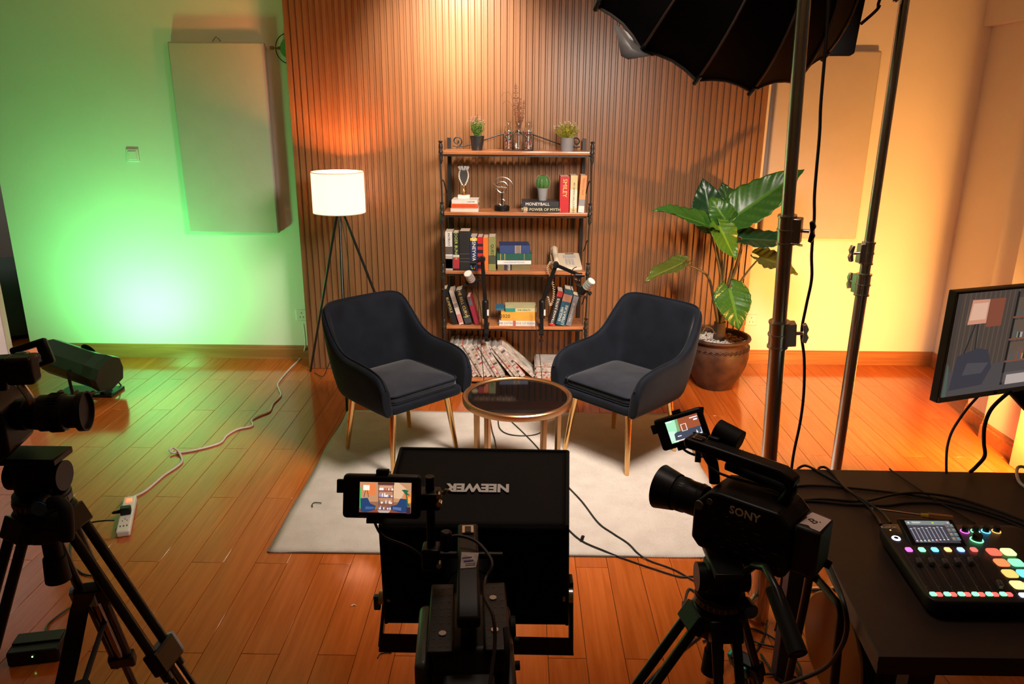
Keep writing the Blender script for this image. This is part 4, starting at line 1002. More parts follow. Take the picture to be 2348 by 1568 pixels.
G().cyl(SM @ Vector((0, 0, .40)), SM @ Vector((0, 0, .50)), .115, n=24).cyl(SM @ Vector((0, 0, .5)), SM @ Vector((0, 0, .72)), .06, n=24).obj('lamp_head', M_black, t, world=True)
M_diff = mat('diffuser_glow', (1, .88, .74), .8, emit=4)
G().cyl(SM @ Vector((0, 0, .10)), SM @ Vector((0, 0, .103)), SB_R*.93, n=48).obj('diffuser', M_diff, t, world=True)
lh = SM @ Vector((0, 0, .62)); g = G().tube([lh, lh+Vector((0, 0, .07)), Vector((top1.x, top1.y, lh.z+.1)), b1+dd.normalized()*((lh.z+.02)/dd.normalized().z)], .012, 8); g.obj('yoke_arm', M_blackm, t, world=True)
fp = [at(1408, 52, 2.60), at(1418, 96, 2.58), at(1424, 128, 2.57), at(1440, 136, 2.56), at(1482, 128, 2.55), at(1500, 128, 2.60), at(1470, 100, 2.62), at(1440, 75, 2.64)]
cen = sum(fp, Vector())/8
g = G(); g.add(fp+[cen+Vector((0, -.02, -.01))], [(i, (i+1) % 8, 8) for i in range(8)]); o = g.obj('fabric_flap', mat('silver_cloth', (.26, .26, .27), .4, .2, bump=.5, bscale=30), t, world=True); so = o.modifiers.new('th', 'SOLIDIFY'); so.thickness = .002
cb = [(1900, -20, 2.5), (1898, 40, 2.5), (1891, 130, 2.5), (1882, 240, 2.5), (1879, 310, 2.5), (1868, 440, 2.5), (1867, 500, 2.5), (1861, 581, 2.5), (1861, 640, 2.5), (1848, 704, 2.5), (1838, 763, 2.5), (1844, 822, 2.5), (1843, 900, 2.5), (1835, 967, 2.5), (1821, 1034, 2.5), (1814, 1085, 2.48), (1806, 1180, 2.46), (1795, 1300, 2.44)]
o = G().tube([at(*c) for c in cb]+[fl(1780, 1440, .006), fl(1740, 1480, .006)], .0052, 8, k=5).obj('lamp_cable', M_cable); tag(o, 'long black power cable hanging from the softbox down past the chrome stand', 'cable')
# black flag behind the softbox
t = thing('black_flag', 'black cloth flag hanging between the softbox and the right wall', 'flag', at(1930, 127, 3.1))
pf = [at(1888, -260, 3.1), at(2030, -260, 3.1), at(1985, 0, 3.1), at(1972, 60, 3.1), at(1960, 122, 3.1), at(1950, 128, 3.1), at(1870, 128, 3.1)]
g = G(); n = len(pf); g.add(pf+[p+Vector((0, .025, 0)) for p in pf], [tuple(range(n)), tuple(range(n, 2*n))[::-1]]+[(i, n+i, n+(i+1) % n, (i+1) % n) for i in range(n)]); g.obj('cloth', M_cloth, t, world=True, bevel=.004)
G().tube([at(1974, 55, 3.08), at(2005, 28, 3.08), at(2017, 12, 3.08), at(2024, -20, 3.08), Vector((1.46, 3.08, 2.80)), Vector((1.40, 3.06, 2.82))], .006, 8, k=4).obj('bent_rod', M_iron, t, world=True)
c = at(2053, 0, 3.05)
G().ball(c, .010, 12).cyl(c, Vector((b2.x, b2.y, c.z+.01)), .005, n=8).obj('knob', M_chrome, t, world=True)['kind'] = 'stuff'

# ---------------- green stage light on the floor ----------------
t = thing('stage_light', 'black green-tinted stage light lying on the floor by the left wall', 'stage light', (-2.95, 4.86, 0))
GC = at(182, 836, 4.86); ax = Vector((.90, -.22, -.20)).normalized()
T = frame(GC, ax, Vector((0, -.5, 1)))
hx = [(-.075, -.105), (.075, -.105), (.105, -.03), (.105, .05), (.06, .105), (-.06, .105), (-.105, .05), (-.105, -.03)]
V = []
for x_, s_ in ((-.27, .80), (-.22, 1.0), (.12, 1.0), (.20, 1.12), (.245, 1.12)):
    for a, b in hx: V.append((x_, b*s_, a*s_))
n = 8; Fs = [(j*n+i, j*n+(i+1) % n, (j+1)*n+(i+1) % n, (j+1)*n+i) for j in range(4) for i in range(n)]+[tuple(range(n))[::-1], tuple(range(4*n, 5*n))]
G().add(V, Fs, T).obj('housing', mat('stage_light_black', (.018, .024, .020), .35), t, world=True, bevel=.005, smooth=False)
G().tube([T @ Vector((-.10, -.05, -.12)), T @ Vector((.05, -.10, -.13)), T @ Vector((.16, -.12, -.12))], .006, 6).obj('handle', M_blackm, t, world=True)
G().box((-.16, -.10, 0), (.22, .08, .020)).obj('base_plate', M_black, t, bevel=.004)
yk = GC-Vector((-2.95, 4.86, 0))
G().tube([(-.02, -.13, .02), (-.02, -.14, yk.z-.02), (yk.x, -.10, yk.z)], .010, 8).tube([(.06, .06, .02), (.06, .12, yk.z), (yk.x, .09, yk.z)], .010, 8).obj('yoke', M_black, t)['kind'] = 'stuff'
g = G()
for k, (x, y, z) in enumerate(((-.10, -.12, .05), (.02, -.14, .055), (.12, -.13, .05))): g.cyl((x, y, z), (x, y-.03, z), .014, n=12)
g.obj('knobs', mat('dark_red_knob', (.12, .02, .02), .4), t)['kind'] = 'stuff'
G().tube([T @ Vector((.20, -.10, -.05)), T @ Vector((.22, -.20, -.05)), Vector((-2.79, 4.62, .08)), Vector((-2.86, 4.52, .008)), Vector((-3.0, 4.42, .006))], .005, 6).obj('cord', M_cable, t, world=True)
MY_ = frame((0, 0, 0), (1, 0, 0), (0, 0, 1))
G().cyl(T @ Vector((0, .03, -.108)), T @ Vector((0, .03, -.110)), .06, n=24).obj('lens', mat('dark_green_lens', (.01, .05, .015), .2), t, world=True)
# amber light on the floor just outside the frame
t = thing('stage_light', 'amber stage light standing on the floor beside the door at the far right', 'stage light', (2.62, 3.34, 0))
G().cbox((0, 0, .40), (.24, .14, .24)).obj('housing', M_black, t, bevel=.01)
G().cyl((0, .072, .40), (0, .076, .40), .10, n=24).obj('lens', mat('amber_glow', (1, .6, .2), .3, emit=20), t)
G().tube([(-.14, 0, .40), (-.14, 0, .02), (.14, 0, .02), (.14, 0, .40)], .01, 8, raw=True).box((-.15, -.12, 0), (.15, .12, .015)).obj('yoke', M_black, t)['kind'] = 'stuff'

# ---------------- left edge: white panel, dark chair in the recess ----------------
e = fl(73, 988)
t = thing('white_partition', 'plain white upright panel at the left edge of the picture', 'partition', (e.x-.55, e.y, 0))
G().box((-.62, 0, 0), (.5, .05, 1.95)).obj('board', mat('white_board', (.80, .76, .72), .6), t, bevel=.004)
G().box((-.62, -.15, 0), (-.54, .2, .04)).box((.30, .05, 0), (.36, .3, .04)).obj('foot', M_iron, t)['kind'] = 'stuff'
c = at(25, 700, 6.3)
t = thing('armchair', 'dark rounded chair in the dim recess at the far left', 'chair', (c.x, 6.3, 0))
g = G(); V = []; n = 20
g.lathe([(0, .05), (.38, .05), (.42, .12), (.43, .30), (.40, .47), (.32, .57), (.20, .61), (0, .62)], 24); g.obj('upholstery', mat('dark_green_cloth', (.012, .035, .022), .8, bump=.3, bscale=60), t)
for k in range(4): a = PI/4+k*PI/2; G().cyl((.3*math.cos(a), .3*math.sin(a), 0), (.3*math.cos(a), .3*math.sin(a), .08), .02).obj('leg', M_black, t)

# ---------------- power strip, cords, small litter ----------------
p0 = fl(283, 1232); p1 = fl(300, 1150); ax = (p1-p0); Ls = ax.length
t = thing('power_strip', 'white power strip with glowing red switch on the floor', 'power strip', (p0+p1)/2, math.atan2(ax.y, ax.x)-PI/2)
G().box((-.030, -Ls/2, 0), (.030, Ls/2, .032)).obj('housing', M_white, t, bevel=.008, bseg=3)
G().cbox((0, Ls*.36, .0335), (.026, .034, .006)).obj('switch', mat('red_glow', (1, .10, .04), .3, emit=3.0), t, bevel=.002)
g = G()
for yy in (.17, -.20):
    for a, b in ((0, .010), (-.010, -.006), (.010, -.006)): g.cbox((a, yy*Ls+b, .0325), (.003, .009, .0012))
for a in (-.014, 0, .014): g.cbox((a, -Ls*.36, .0325), (.005, .012, .0012))
g.obj('slots', M_kink, t)['kind'] = 'stuff'
G().cbox((0, Ls*-.02, .050), (.046, .040, .036)).cyl((-.022, -.006, .048), (-.06, -.008, .046), .010, .006).obj('plug', M_black, t, bevel=.006)['kind'] = 'stuff'
cord = [(300, 1148, .016), (305, 1140, .010), (335, 1124), (375, 1090), (405, 1070), (417, 1058), (415, 1046), (408, 1034, .018), (397, 1027, .024), (389, 1032, .022), (396, 1038, .010), (415, 1037), (450, 1031), (503, 1016), (520, 998), (545, 984), (578, 976), (577, 963), (592, 954), (618, 943), (627, 925), (644, 907), (640, 893), (637, 880), (650, 862), (668, 842), (690, 820)]
P = [fl(*(c if len(c) == 3 else (*c, .006))) for c in cord]+[at(700, 795, 5.60), at(699, 765, 5.60), at(696, 742, 5.60)]
o = G().tube(P, .0058, 8, k=5).obj('power_cable', mat('white_cord_pvc', (.66, .62, .57), .45)); tag(o, 'white cord running from the power strip across the floor to the wall', 'cord')
o = G().tube([fl(262, 1193, .045), fl(235, 1194, .05), fl(205, 1200, .03), fl(175, 1222, .006), fl(162, 1245, .006), fl(165, 1290, .006), fl(190, 1315, .006), fl(222, 1322, .006), fl(228, 1340, .006), fl(205, 1365, .006), fl(150, 1400, .006), fl(112, 1430, .006), fl(104, 1452, .02)], .0038, 7).obj('adapter_cable', M_cable); tag(o, 'thin black cord from the power strip plug to the floor adapter', 'cord')
c = fl(92, 1500, .0); t = thing('power_adapter', 'black battery charger with a green light on the floor at the lower left', 'charger', c, math.radians(12))
G().box((-.085, -.055, 0), (.085, .055, .055)).obj('housing', M_black, t, bevel=.008)
G().box((-.08, -.01, .055), (.078, .05, .062)).obj('battery_plate', M_black, t, bevel=.003)
G().cbox((.0, -.0565, .035), (.004, .002, .004)).obj('indicator', mat('green_led', (.2, 1, .15), .3, emit=6), t)
for pts, lb, m_, nm in (([(866, 1508), (872, 1499), (885, 1496), (898, 1496)], 'black zip tie on the floor below the teleprompter', M_cable, 'zip_tie'), ([(717, 1162), (716, 1156), (722, 1152), (737, 1153)], 'black curved bit of tie on the rug near its left edge', M_cable, 'zip_tie'), ([(805, 1389), (811, 1386), (816, 1388)], 'tiny white scrap on the floor left of the teleprompter', M_white, 'paper_scrap')):
    zz = .014 if 'rug' in lb else .004
    o = G().tube([fl(*p, z=zz) for p in pts], .0022, 6).obj(nm, m_); tag(o, lb, 'litter')
#PART4
# ---------------- desk ----------------
DX0, DX1, DY0, DY1, DZ = .865, 1.95, 1.405, 2.312, .75
t = thing('desk', 'dark brown desk with steel legs in the lower right corner', 'desk', (0, 0, 0))
M_desk = mat('dark_laminate', (.030, .019, .015), .5, bump=.15, bscale=500, var=.1, vscale=30)
pl = [(.797, DY0), (DX1, DY0), (DX1, DY1-.01), (.882, DY1)]
G().prism(pl, DZ-.024, DZ).obj('desktop', M_desk, t, bevel=.0015)
G().prism([(x+.003*(1 if x < 1 else -1), y+.003*(1 if y < 2 else -1)) for x, y in pl], DZ-.050, DZ-.026).obj('lower_board', M_desk, t, bevel=.001)
M_steel = mat('blue_black_steel', (.018, .028, .060), .45, .2, bump=.1, bscale=400)
for x, y in ((.93, 2.215), (1.88, 2.215), (.93, 1.475), (1.88, 1.475)):
    G().box((x-.030, y-.025, 0), (x+.030, y+.025, DZ-.050)).obj('leg', M_steel, t, bevel=.003)
G().box((.915, 1.50, .62), (.945, 2.19, .66)).box((1.865, 1.50, .62), (1.895, 2.19, .66)).box((.96, 2.20, .64), (1.85, 2.23, .68)).obj('apron_rail', M_steel, t)['kind'] = 'stuff'

# ---------------- mixer ----------------
MZ = .80
def mp(px, py, z=MZ): return fl(px, py, z)
a = mp(2012, 1203); b = mp(2128, 1378)
mx0, mx1, my0, my1 = .968, 1.392, 1.535, 1.885
t = thing('audio_mixer', 'black podcast mixer with glowing coloured pads and faders on the desk', 'mixer', ((mx0+mx1)/2, (my0+my1)/2, DZ))
bl, br_, fr_, fl_ = (mx0+.030, my1), (mx1-.012, my1), (mx1, my0), (mx0, my0)
bl = (.998, my1)
poly = [fl_, (mx1, my0), (mx1+.0, my1), bl]
def rounded(P, r, k=4):
    out = []; n = len(P)
    for i in range(n):
        p = Vector(P[i]); q0 = Vector(P[i-1]); q1 = Vector(P[(i+1) % n]); d0 = (q0-p).normalized(); d1_ = (q1-p).normalized()
        for j in range(k+1):
            u = j/k; s = p+d0*r*(1-u)**2+d1_*r*u**2; out.append((s.x, s.y))
    return out
rp = rounded(poly, .03); cxm = sum(p[0] for p in rp)/len(rp); cym = sum(p[1] for p in rp)/len(rp)
g = G(); n = len(rp); V = []
for sc_, z in ((.93, DZ+.002), (.985, DZ+.016), (1.0, MZ-.008), (.993, MZ-.002), (.98, MZ)):
    V += [(cxm+(x-cxm)*sc_, cym+(y-cym)*sc_, z) for x, y in rp]
g.add(V, [(j*n+i, j*n+(i+1) % n, (j+1)*n+(i+1) % n, (j+1)*n+i) for j in range(4) for i in range(n)]+[tuple(range(n))[::-1], tuple(range(4*n, 5*n))])
g.obj('housing', mat('mixer_black', (.016, .015, .016), .45), t, world=True)
def glow(name, c, s): return mat('glow_'+name, c, .4, emit=s)
GM = {'magenta': glow('magenta', (.85, .12, .62), 2.2), 'green': glow('green', (.20, .95, .38), 2.2), 'cyan': glow('cyan', (.12, .62, 1), 2.6), 'orange': glow('orange', (1, .42, .15), 2.2), 'blue': glow('blue', (.22, .38, 1), 2.8), 'red': glow('red', (1, .12, .10), 1.8),
      'lime': glow('lime', (.50, 1, .28), 1.9), 'redp': glow('red_pad', (1, .17, .10), 1.1), 'oran2': glow('orange_pad', (1, .26, .09), 1.2), 'mint': glow('mint', (.22, .90, .42), 1.6), 'amber': glow('amber_pad', (1, .48, .13), 1.5), 'aqua': glow('aqua', (.15, .85, .80), 1.6), 'yellow': glow('yellow_pad', (1, .78, .25), 1.6), 'white': glow('white', (.7, .75, 1), 2.4)}
shear = (.030)/(my1-my0)
def key(px, py, w, d_, m, nm='button', h=.004, rr=None):
    p = mp(px, py); x, y = p.x, p.y
    P = rounded([(x-w/2, y-d_/2), (x+w/2, y-d_/2), (x+w/2, y+d_/2), (x-w/2, y+d_/2)], rr or min(w, d_)*.28)
    return G().prism(P, MZ-.002, MZ+h).obj(nm, m, t, world=True, bevel=.0008, bseg=1)
c4 = lambda cx, cy: (1980+cx/6.03, 1160+cy/6.03)
for cx_, m in ((626, 'magenta'), (806, 'green'), (985, 'cyan'), (1165, 'orange'), (1343, 'blue'), (1525, 'red')): key(*c4(cx_, 610), .0155, .0165, GM[m], 'channel_button')
for (a1, y_, m1), (a2, _, m2) in (((1800, 643, 'redp'), (2000, 643, 'lime')), ((1907, 790, 'oran2'), (2110, 790, 'mint')), ((2022, 942, 'amber'), (2228, 942, 'aqua')), ((2138, 1100, 'yellow'), (2345, 1100, 'lime'))):
    key(*c4(a1, y_), .032, .031, GM[m1], 'sound_pad'); key(*c4(a2, y_), .032, .031, GM[m2], 'sound_pad')
key(*c4(2205, 1240), .016, .015, GM['white'], 'pad_bank_button')
for i, cx_ in enumerate((960, 1155, 1350, 1543, 1735, 1928)):
    key(*c4(cx_, 1224), .0135, .0125, GM['green'], 'listen_button'); key(*c4(cx_+86, 1230), .0135, .0125, GM['red'], 'mute_button')
M_track = mat('track_black', (.002, .002, .002), .6); M_line = mat('pale_line', (.22, .19, .16), .6)
for i, (x0, xk, yk_) in enumerate(((690, 765, 765), (868, 940, 765), (1040, 1130, 775), (1215, 1305, 765), (1392, 1485, 755), (1570, 1885, 1075))):
    p0 = mp(*c4(x0, 690)); p1 = mp(*c4(x0+262, 1150)); d_ = p1-p0
    T = frame((p0+p1)/2+Vector((0, 0, .0003)), d_, (-d_.y, d_.x, 0))
    tr_ = G().cbox((0, 0, 0), (d_.length, .0022, .0008), T).obj('fader_track', M_track, t, world=True)
    q = mp(*c4(xk, yk_-10), MZ+.012)
    T = frame((q.x, q.y, MZ+.008), d_, (-d_.y, d_.x, 0))
    G().cbox((0, 0, 0), (.023, .0125, .014), T).obj('fader_knob', mat('fader_grey', (.06, .055, .06), .35), t, world=True, bevel=.0035, bseg=3)
    for zz in (.05, .30, .93):
        pp = p0.lerp(p1, zz)-Vector((.011, 0, -.0002)); G().cbox(pp, (.004, .0012, .0006)).obj('scale_mark', M_line, tr_, world=True)
for cx_ in (525, 700, 878, 1058, 1240, 1420):
    p0 = mp(*c4(cx_, 580)); p1 = mp(*c4(cx_+372, 1200)); d_ = p1-p0; G().cbox((0, 0, 0), (d_.length, .0006, .0006), frame((p0+p1)/2+Vector((0, 0, .0002)), d_, (-d_.y, d_.x, 0))).obj('divider_line', M_line, t, world=True)
p0 = mp(*c4(1660, 580)); p1 = mp(*c4(2170, 1280)); d_ = p1-p0; G().cbox((0, 0, 0), (d_.length, .0006, .0006), frame((p0+p1)/2+Vector((0, 0, .0002)), d_, (-d_.y, d_.x, 0))).obj('divider_line', M_line, t, world=True)
for cx_, m in ((1400, 'magenta'), (1545, 'green'), (1690, 'cyan'), (1835, 'amber')):
    p = mp(*c4(cx_, 352)); G().cyl(p+Vector((0, 0, -.001)), p+Vector((0, 0, .015)), .0085, .0078, 20).obj('knob', M_black, t, world=True)
    G().torus(p+Vector((0, 0, .0006)), .0105, .0014, 28, 6).obj('knob_ring', GM[m], t, world=True)
p = mp(*c4(1565, 470)); G().cyl(p, p+Vector((0, 0, .018)), .0125, .0115, 24).obj('knob', M_black, t, world=True)
G().torus(p+Vector((0, 0, .0006)), .0150, .0017, 32, 6).obj('knob_ring', GM['green'], t, world=True)
p = mp(*c4(450, 450)); G().torus(p+Vector((0, 0, .0006)), .0085, .0030, 32, 6).obj('record_ring', GM['white'], t, world=True)
G().cyl(p, p+Vector((0, 0, .003)), .0055, n=20).obj('record_button', M_black, t, world=True)
text('RØDE', .013, M_ink, t, frame(mp(*c4(350, 298))+Vector((0, 0, .0004)), (1, 0, 0), (0, 1, 0)), 'logo_lettering', world=True, xs=1.25)
p = mp(*c4(372, 335)); G().cyl(p, p+Vector((0, 0, .001)), .0022, n=12).obj('indicator_led', GM['amber'], t, world=True)
# tilted screen
s00 = mp(*c4(700, 508), MZ+.004); s10 = mp(*c4(1330, 515), MZ+.004); s01 = mp(*c4(585, 205), MZ+.028)
ux = (s10-s00); vy = (s01-s00); w_, h_ = ux.length, vy.length
T = frame((s00+s10)/2+vy/2+Vector((0, 0, .0008)), ux, vy)
G().cbox((0, 0, -.008), (w_+.030, h_+.020, .012), T).obj('screen_bezel', M_black, t, world=True, bevel=.004)
D = (.035, .035, .045); pl = [((.05, .045, .055), R4(0, 0, 1, 1)), ((.22, .25, .24), R4(0, .80, 1, 1)), ((.8, .85, .8), [(.04, .90), (.065, .95), (.09, .90), (.065, .85)]), ((.7, .72, .7), R4(.14, .90, .34, .94)), ((.35, .36, .36), R4(.14, .84, .30, .88)), ((.6, .7, .1), [(.58, .90), (.61, .95), (.64, .90), (.61, .85)]), ((.7, .72, .7), R4(.93, .88, .97, .93))]
cc = [(.7, .1, .4), (.25, .6, .2), (.15, .55, .7), (.75, .6, .1), (.15, .3, .8), (.8, .1, .1), (.1, .1, .1), (.1, .1, .1), (.1, .1, .1)]
for i in range(9):
    u = .045+i*.083; pl += [((.16, .15, .19), R4(u, .12, u+.006, .78)), ((.30, .29, .36), R4(u-.006, .14, u+.018, .60)), ((.11, .10, .13), R4(u+.045, .05, u+.048, .78)), ((.75, .75, .78), R4(u-.022, .60+.025*(i % 2), u+.030, .625+.025*(i % 2))), ((.8, .8, .8), R4(u-.015, .055, u+.022, .10)), (cc[i], R4(u-.025, .01, u+.035, .04))]
for j in range(4):
    for i in range(2):
        pl += [((.16, .16, .17), R4(.805+i*.097, .03+j*.19, .890+i*.097, .19+j*.19)), ([(.5, .4, .05), (.05, .35, .45), (.5, .4, .1), (.1, .45, .4), (.55, .25, .03), (.1, .5, .1), (.55, .05, .05), (.1, .5, .1)][j*2+i], R4(.83+i*.097, .10+j*.19, .865+i*.097, .15+j*.19))]
picture('touch_screen', t, T, w_, h_, pl, 1.0, 'screen_light', world=True)
# second device, its left edge just in frame
t = thing('audio_interface', 'second black device with a white light at the right edge of the desk', 'device', (1.52, 1.70, DZ))
G().box((-.110, -.14, .001), (.10, .15, .040)).obj('housing', M_black, t, bevel=.006)
G().cyl((-.095, .02, .040), (-.095, .02, .043), .005, n=14).cyl((-.095, -.02, .040), (-.095, -.02, .043), .005, n=14).obj('white_light', GM['white'], t)['kind'] = 'stuff'

# ---------------- desk cables and screwdriver ----------------
def desk_cable(label, pts, rad=.0038, z0=DZ+.0045, name='desk_cable'):
    P = [fl(p[0], p[1], p[2] if len(p) == 3 else z0) for p in pts]
    o = G().tube(P, rad, 8).obj(name, M_cable); tag(o, label, 'cable', 'black cables lying across the desk'); return o
desk_cable('uppermost of the black cables running from the camera across the desk', [(1796, 1126, .77), (1812, 1117), (1860, 1113), (1930, 1117), (2010, 1125), (2090, 1135), (2180, 1150), (2280, 1178), (2380, 1215)])
desk_cable('black cable rising over the others with a kink above the screwdriver', [(1812, 1150), (1880, 1144), (1960, 1149), (1990, 1148, DZ+.010), (2050, 1134, DZ+.012), (2105, 1130, DZ+.012), (2190, 1141), (2270, 1165), (2380, 1205)])
desk_cable('lowest of the black cables running from the camera across the desk', [(1812, 1148), (1880, 1150), (1950, 1157), (2030, 1159), (2080, 1153), (2150, 1154), (2220, 1168), (2300, 1192), (2385, 1230)])
desk_cable('left of the two black cables looping from the far desk edge into the mixer', [(1826, 1080, .70), (1833, 1072, .755), (1850, 1068), (1885, 1086), (1930, 1112), (1965, 1140, .765), (1990, 1160, .765), (2010, 1185, .77), (2020, 1203, .78)], .0042)
desk_cable('right of the two black cables looping from the far desk edge into the mixer', [(1872, 1083, .70), (1880, 1072, .755), (1895, 1073), (1915, 1092), (1940, 1120, .765), (1985, 1150, .77), (2022, 1175, .77), (2042, 1200, .78)], .0042)
desk_cable('thin black cable slanting from the far edge towards the mixer screen', [(2040, 1074, .745), (2043, 1078, .756), (2075, 1100), (2110, 1123), (2150, 1150), (2190, 1172), (2235, 1200)], .0026)
for pts, lb in (([(2243, 908, 1.07), (2215, 940, .98), (2185, 985, .90), (2173, 1020, .84), (2170, 1050, .79), (2170, 1085, .752)], 'grey cable hanging from the monitor down to the desk'), ([(2318, 895, 1.06), (2275, 935, .98), (2258, 975, .92), (2256, 1015, .85), (2258, 1045, .80), (2240, 1068, .77), (2225, 1082, .752)], 'thick black cable curving from the monitor down to the desk')):
    P = [at(x, y, 2.27) for x, y, z in pts[:-1]]+[fl(pts[-1][0], pts[-1][1], .757)]
    o = G().tube(P, .0042 if 'grey' in lb else .0060, 8).obj('monitor_cable', mat('grey_cable', (.10, .10, .12), .5) if 'grey' in lb else M_cable); tag(o, lb, 'cable')
o = G().tube([fl(2362, 1080, .757), fl(2345, 1070, .765), fl(2333, 1073, .765), fl(2332, 1090, .765), fl(2340, 1108, .76), fl(2360, 1122, .757)], .0050, 8).obj('white_cable', M_white); tag(o, 'white cable loop at the right edge of the desk', 'cable')
p0 = fl(2001, 1166, .762); p1 = fl(2112, 1181, .762); p2 = fl(2184, 1190, .764)
t = thing('screwdriver', 'screwdriver with amber handle and steel shaft behind the mixer', 'screwdriver', (p1.x, p1.y, DZ))
G().cyl(p0, p1, .0028, n=10).obj('shaft', M_chrome, t, world=True)
G().cyl(p0-(p1-p0).normalized()*.004, p0+(p1-p0).normalized()*.016, .0065, .005, 10).obj('white_tip', M_white, t, world=True)
d_ = (p2-p1).normalized(); G().cyl(p1, p1+d_*.018, .006, .008, 8).obj('collar', mat('yellow_plastic', (.65, .42, .03), .4), t, world=True)
G().cyl(p1+d_*.018, p2, .010, .011, 6).obj('handle', mat('amber_plastic', (.30, .12, .04), .3), t, world=True)

# ---------------- monitor ----------------
ma = math.radians(19.4); mo = at(2148, 925, 2.2); ux = Vector((math.cos(ma), math.sin(ma), 0)); uz = Vector((0, 0, 1)); uy = uz.cross(ux)
MT = Matrix(((ux.x, uy.x, 0, mo.x), (ux.y, uy.y, 0, mo.y), (0, 0, 1, mo.z), (0, 0, 0, 1)))
t = thing('monitor', 'computer monitor with silver chin showing the studio set, at the right edge', 'monitor', (mo.x+.25, mo.y+.05, DZ))
mw, mh = .56, .352
G().box((0, 0, 0), (mw, .030, mh), MT).obj('casing', mat('casing_black', (.02, .016, .012), .4), t, world=True, bevel=.003)
G().box((.001, -.0025, .001), (mw-.001, .0, .020), MT).obj('silver_chin', mat('silver_paint', (.45, .40, .38), .35, .5), t, world=True, bevel=.001)
g = G().box((.001, -.003, .020), (.005, 0, mh-.001), MT).box((.001, -.003, mh-.006), (mw-.001, 0, mh-.001), MT).box((mw-.005, -.003, .02), (mw-.001, 0, mh-.001), MT); g.obj('bezel', mat('bezel_brown', (.06, .04, .025), .3, .5), t, world=True)['kind'] = 'stuff'
VV = (.085, .060, .050)
pl = [(VV, R4(0, 0, 1, 1))]
for i in range(34): pl.append(((.13, .095, .07) if i % 2 else (.10, .07, .055), R4(.03+i*.0175, .25, .042+i*.0175, 1)))
pl += [((.30, .09, .05), R4(.23, .66, .34, .93)), ((.10, .085, .085), [(0, 0), (1, 0), (1, .28), (.5, .30), (0, .25)]), ((.10, .14, .11), [(0, 0), (.03, .0), (.015, .30), (0, .34)])]
pl += [((.80, .36, .23), [(.09, .70), (.225, .70), (.225, .93), (.10, .935)]), ((.95, .55, .38), [(.10, .74), (.215, .74), (.215, .90), (.11, .90)])]
pl += [((.03, .03, .03), [(.145, .70), (.155, .70), (.10, .35), (.09, .35)]), ((.03, .03, .03), [(.165, .70), (.172, .70), (.19, .35), (.18, .35)])]
pl += [((.06, .055, .07), [(.04, .06), (.28, .08), (.33, .25), (.28, .43), (.20, .46), (.06, .40)]), ((.10, .09, .10), [(.12, .20), (.26, .20), (.30, .30), (.14, .32)])]
pl += [((.02, .018, .018), R4(.42, .05, .437, .98)), ((.02, .018, .018), R4(.88, .05, .90, .98))]
for v in (.72, .50, .28): pl += [((.26, .10, .06), R4(.42, v, .90, v+.018)), ((.16, .11, .08), R4(.437, v+.018, .88, v+.20))]
bx = random.Random(3)
for v in (.745, .525, .305):
    u = .45
    while u < .86:
        w_ = bx.uniform(.008, .02); c = bx.choice([(.5, .45, .42), (.04, .04, .05), (.35, .08, .06), (.45, .30, .10), (.08, .14, .16)]); h_ = bx.uniform(.05, .13); pl.append((c, R4(u, v, u+w_, v+h_))); u += w_+bx.choice([.001, .002, .03])
pl += [((.55, .50, .45), [(.50, .85), (.53, .85), (.52, .93), (.51, .93)]), ((.55, .52, .5), [(.60, .86), (.63, .86), (.63, .92), (.60, .92)]), ((.5, .3, .08), R4(.60, .32, .68, .36)), ((.6, .5, .45), R4(.44, .06, .62, .16))]
T = MT @ Matrix(((1, 0, 0, mw/2), (0, 0, -1, -.0028), (0, 1, 0, .020+(mh-.026)/2), (0, 0, 0, 1)))
picture('screen', t, T, mw-.010, mh-.028, pl, .75, 'screen_light_dim', world=True)
text('hp', .016, M_kink, t, MT @ Matrix(((1, 0, 0, .235), (0, 0, -1, -.0030), (0, 1, 0, .0105), (0, 0, 0, 1))), 'logo_lettering', world=True)
am = at(2300, 905, 2.30)
T = frame((0, 0, 0), (1, 0, 0), (0, 1, 0))
g = G().tube([MT @ Vector((.28, .035, .15)), MT @ Vector((.28, .07, .08)), am+Vector((.06, .03, .0)), am+Vector((.14, .03, -.075)), am+Vector((.26, .0, -.19)), Vector((am.x+.27, 2.2, DZ+.03))], .022, 10, k=4); g.obj('stand_arm', M_black, t, world=True)
G().cyl((am.x+.27, 2.2, DZ), (am.x+.27, 2.2, DZ+.03), .06, n=28).obj('stand_base', M_black, t, world=True)

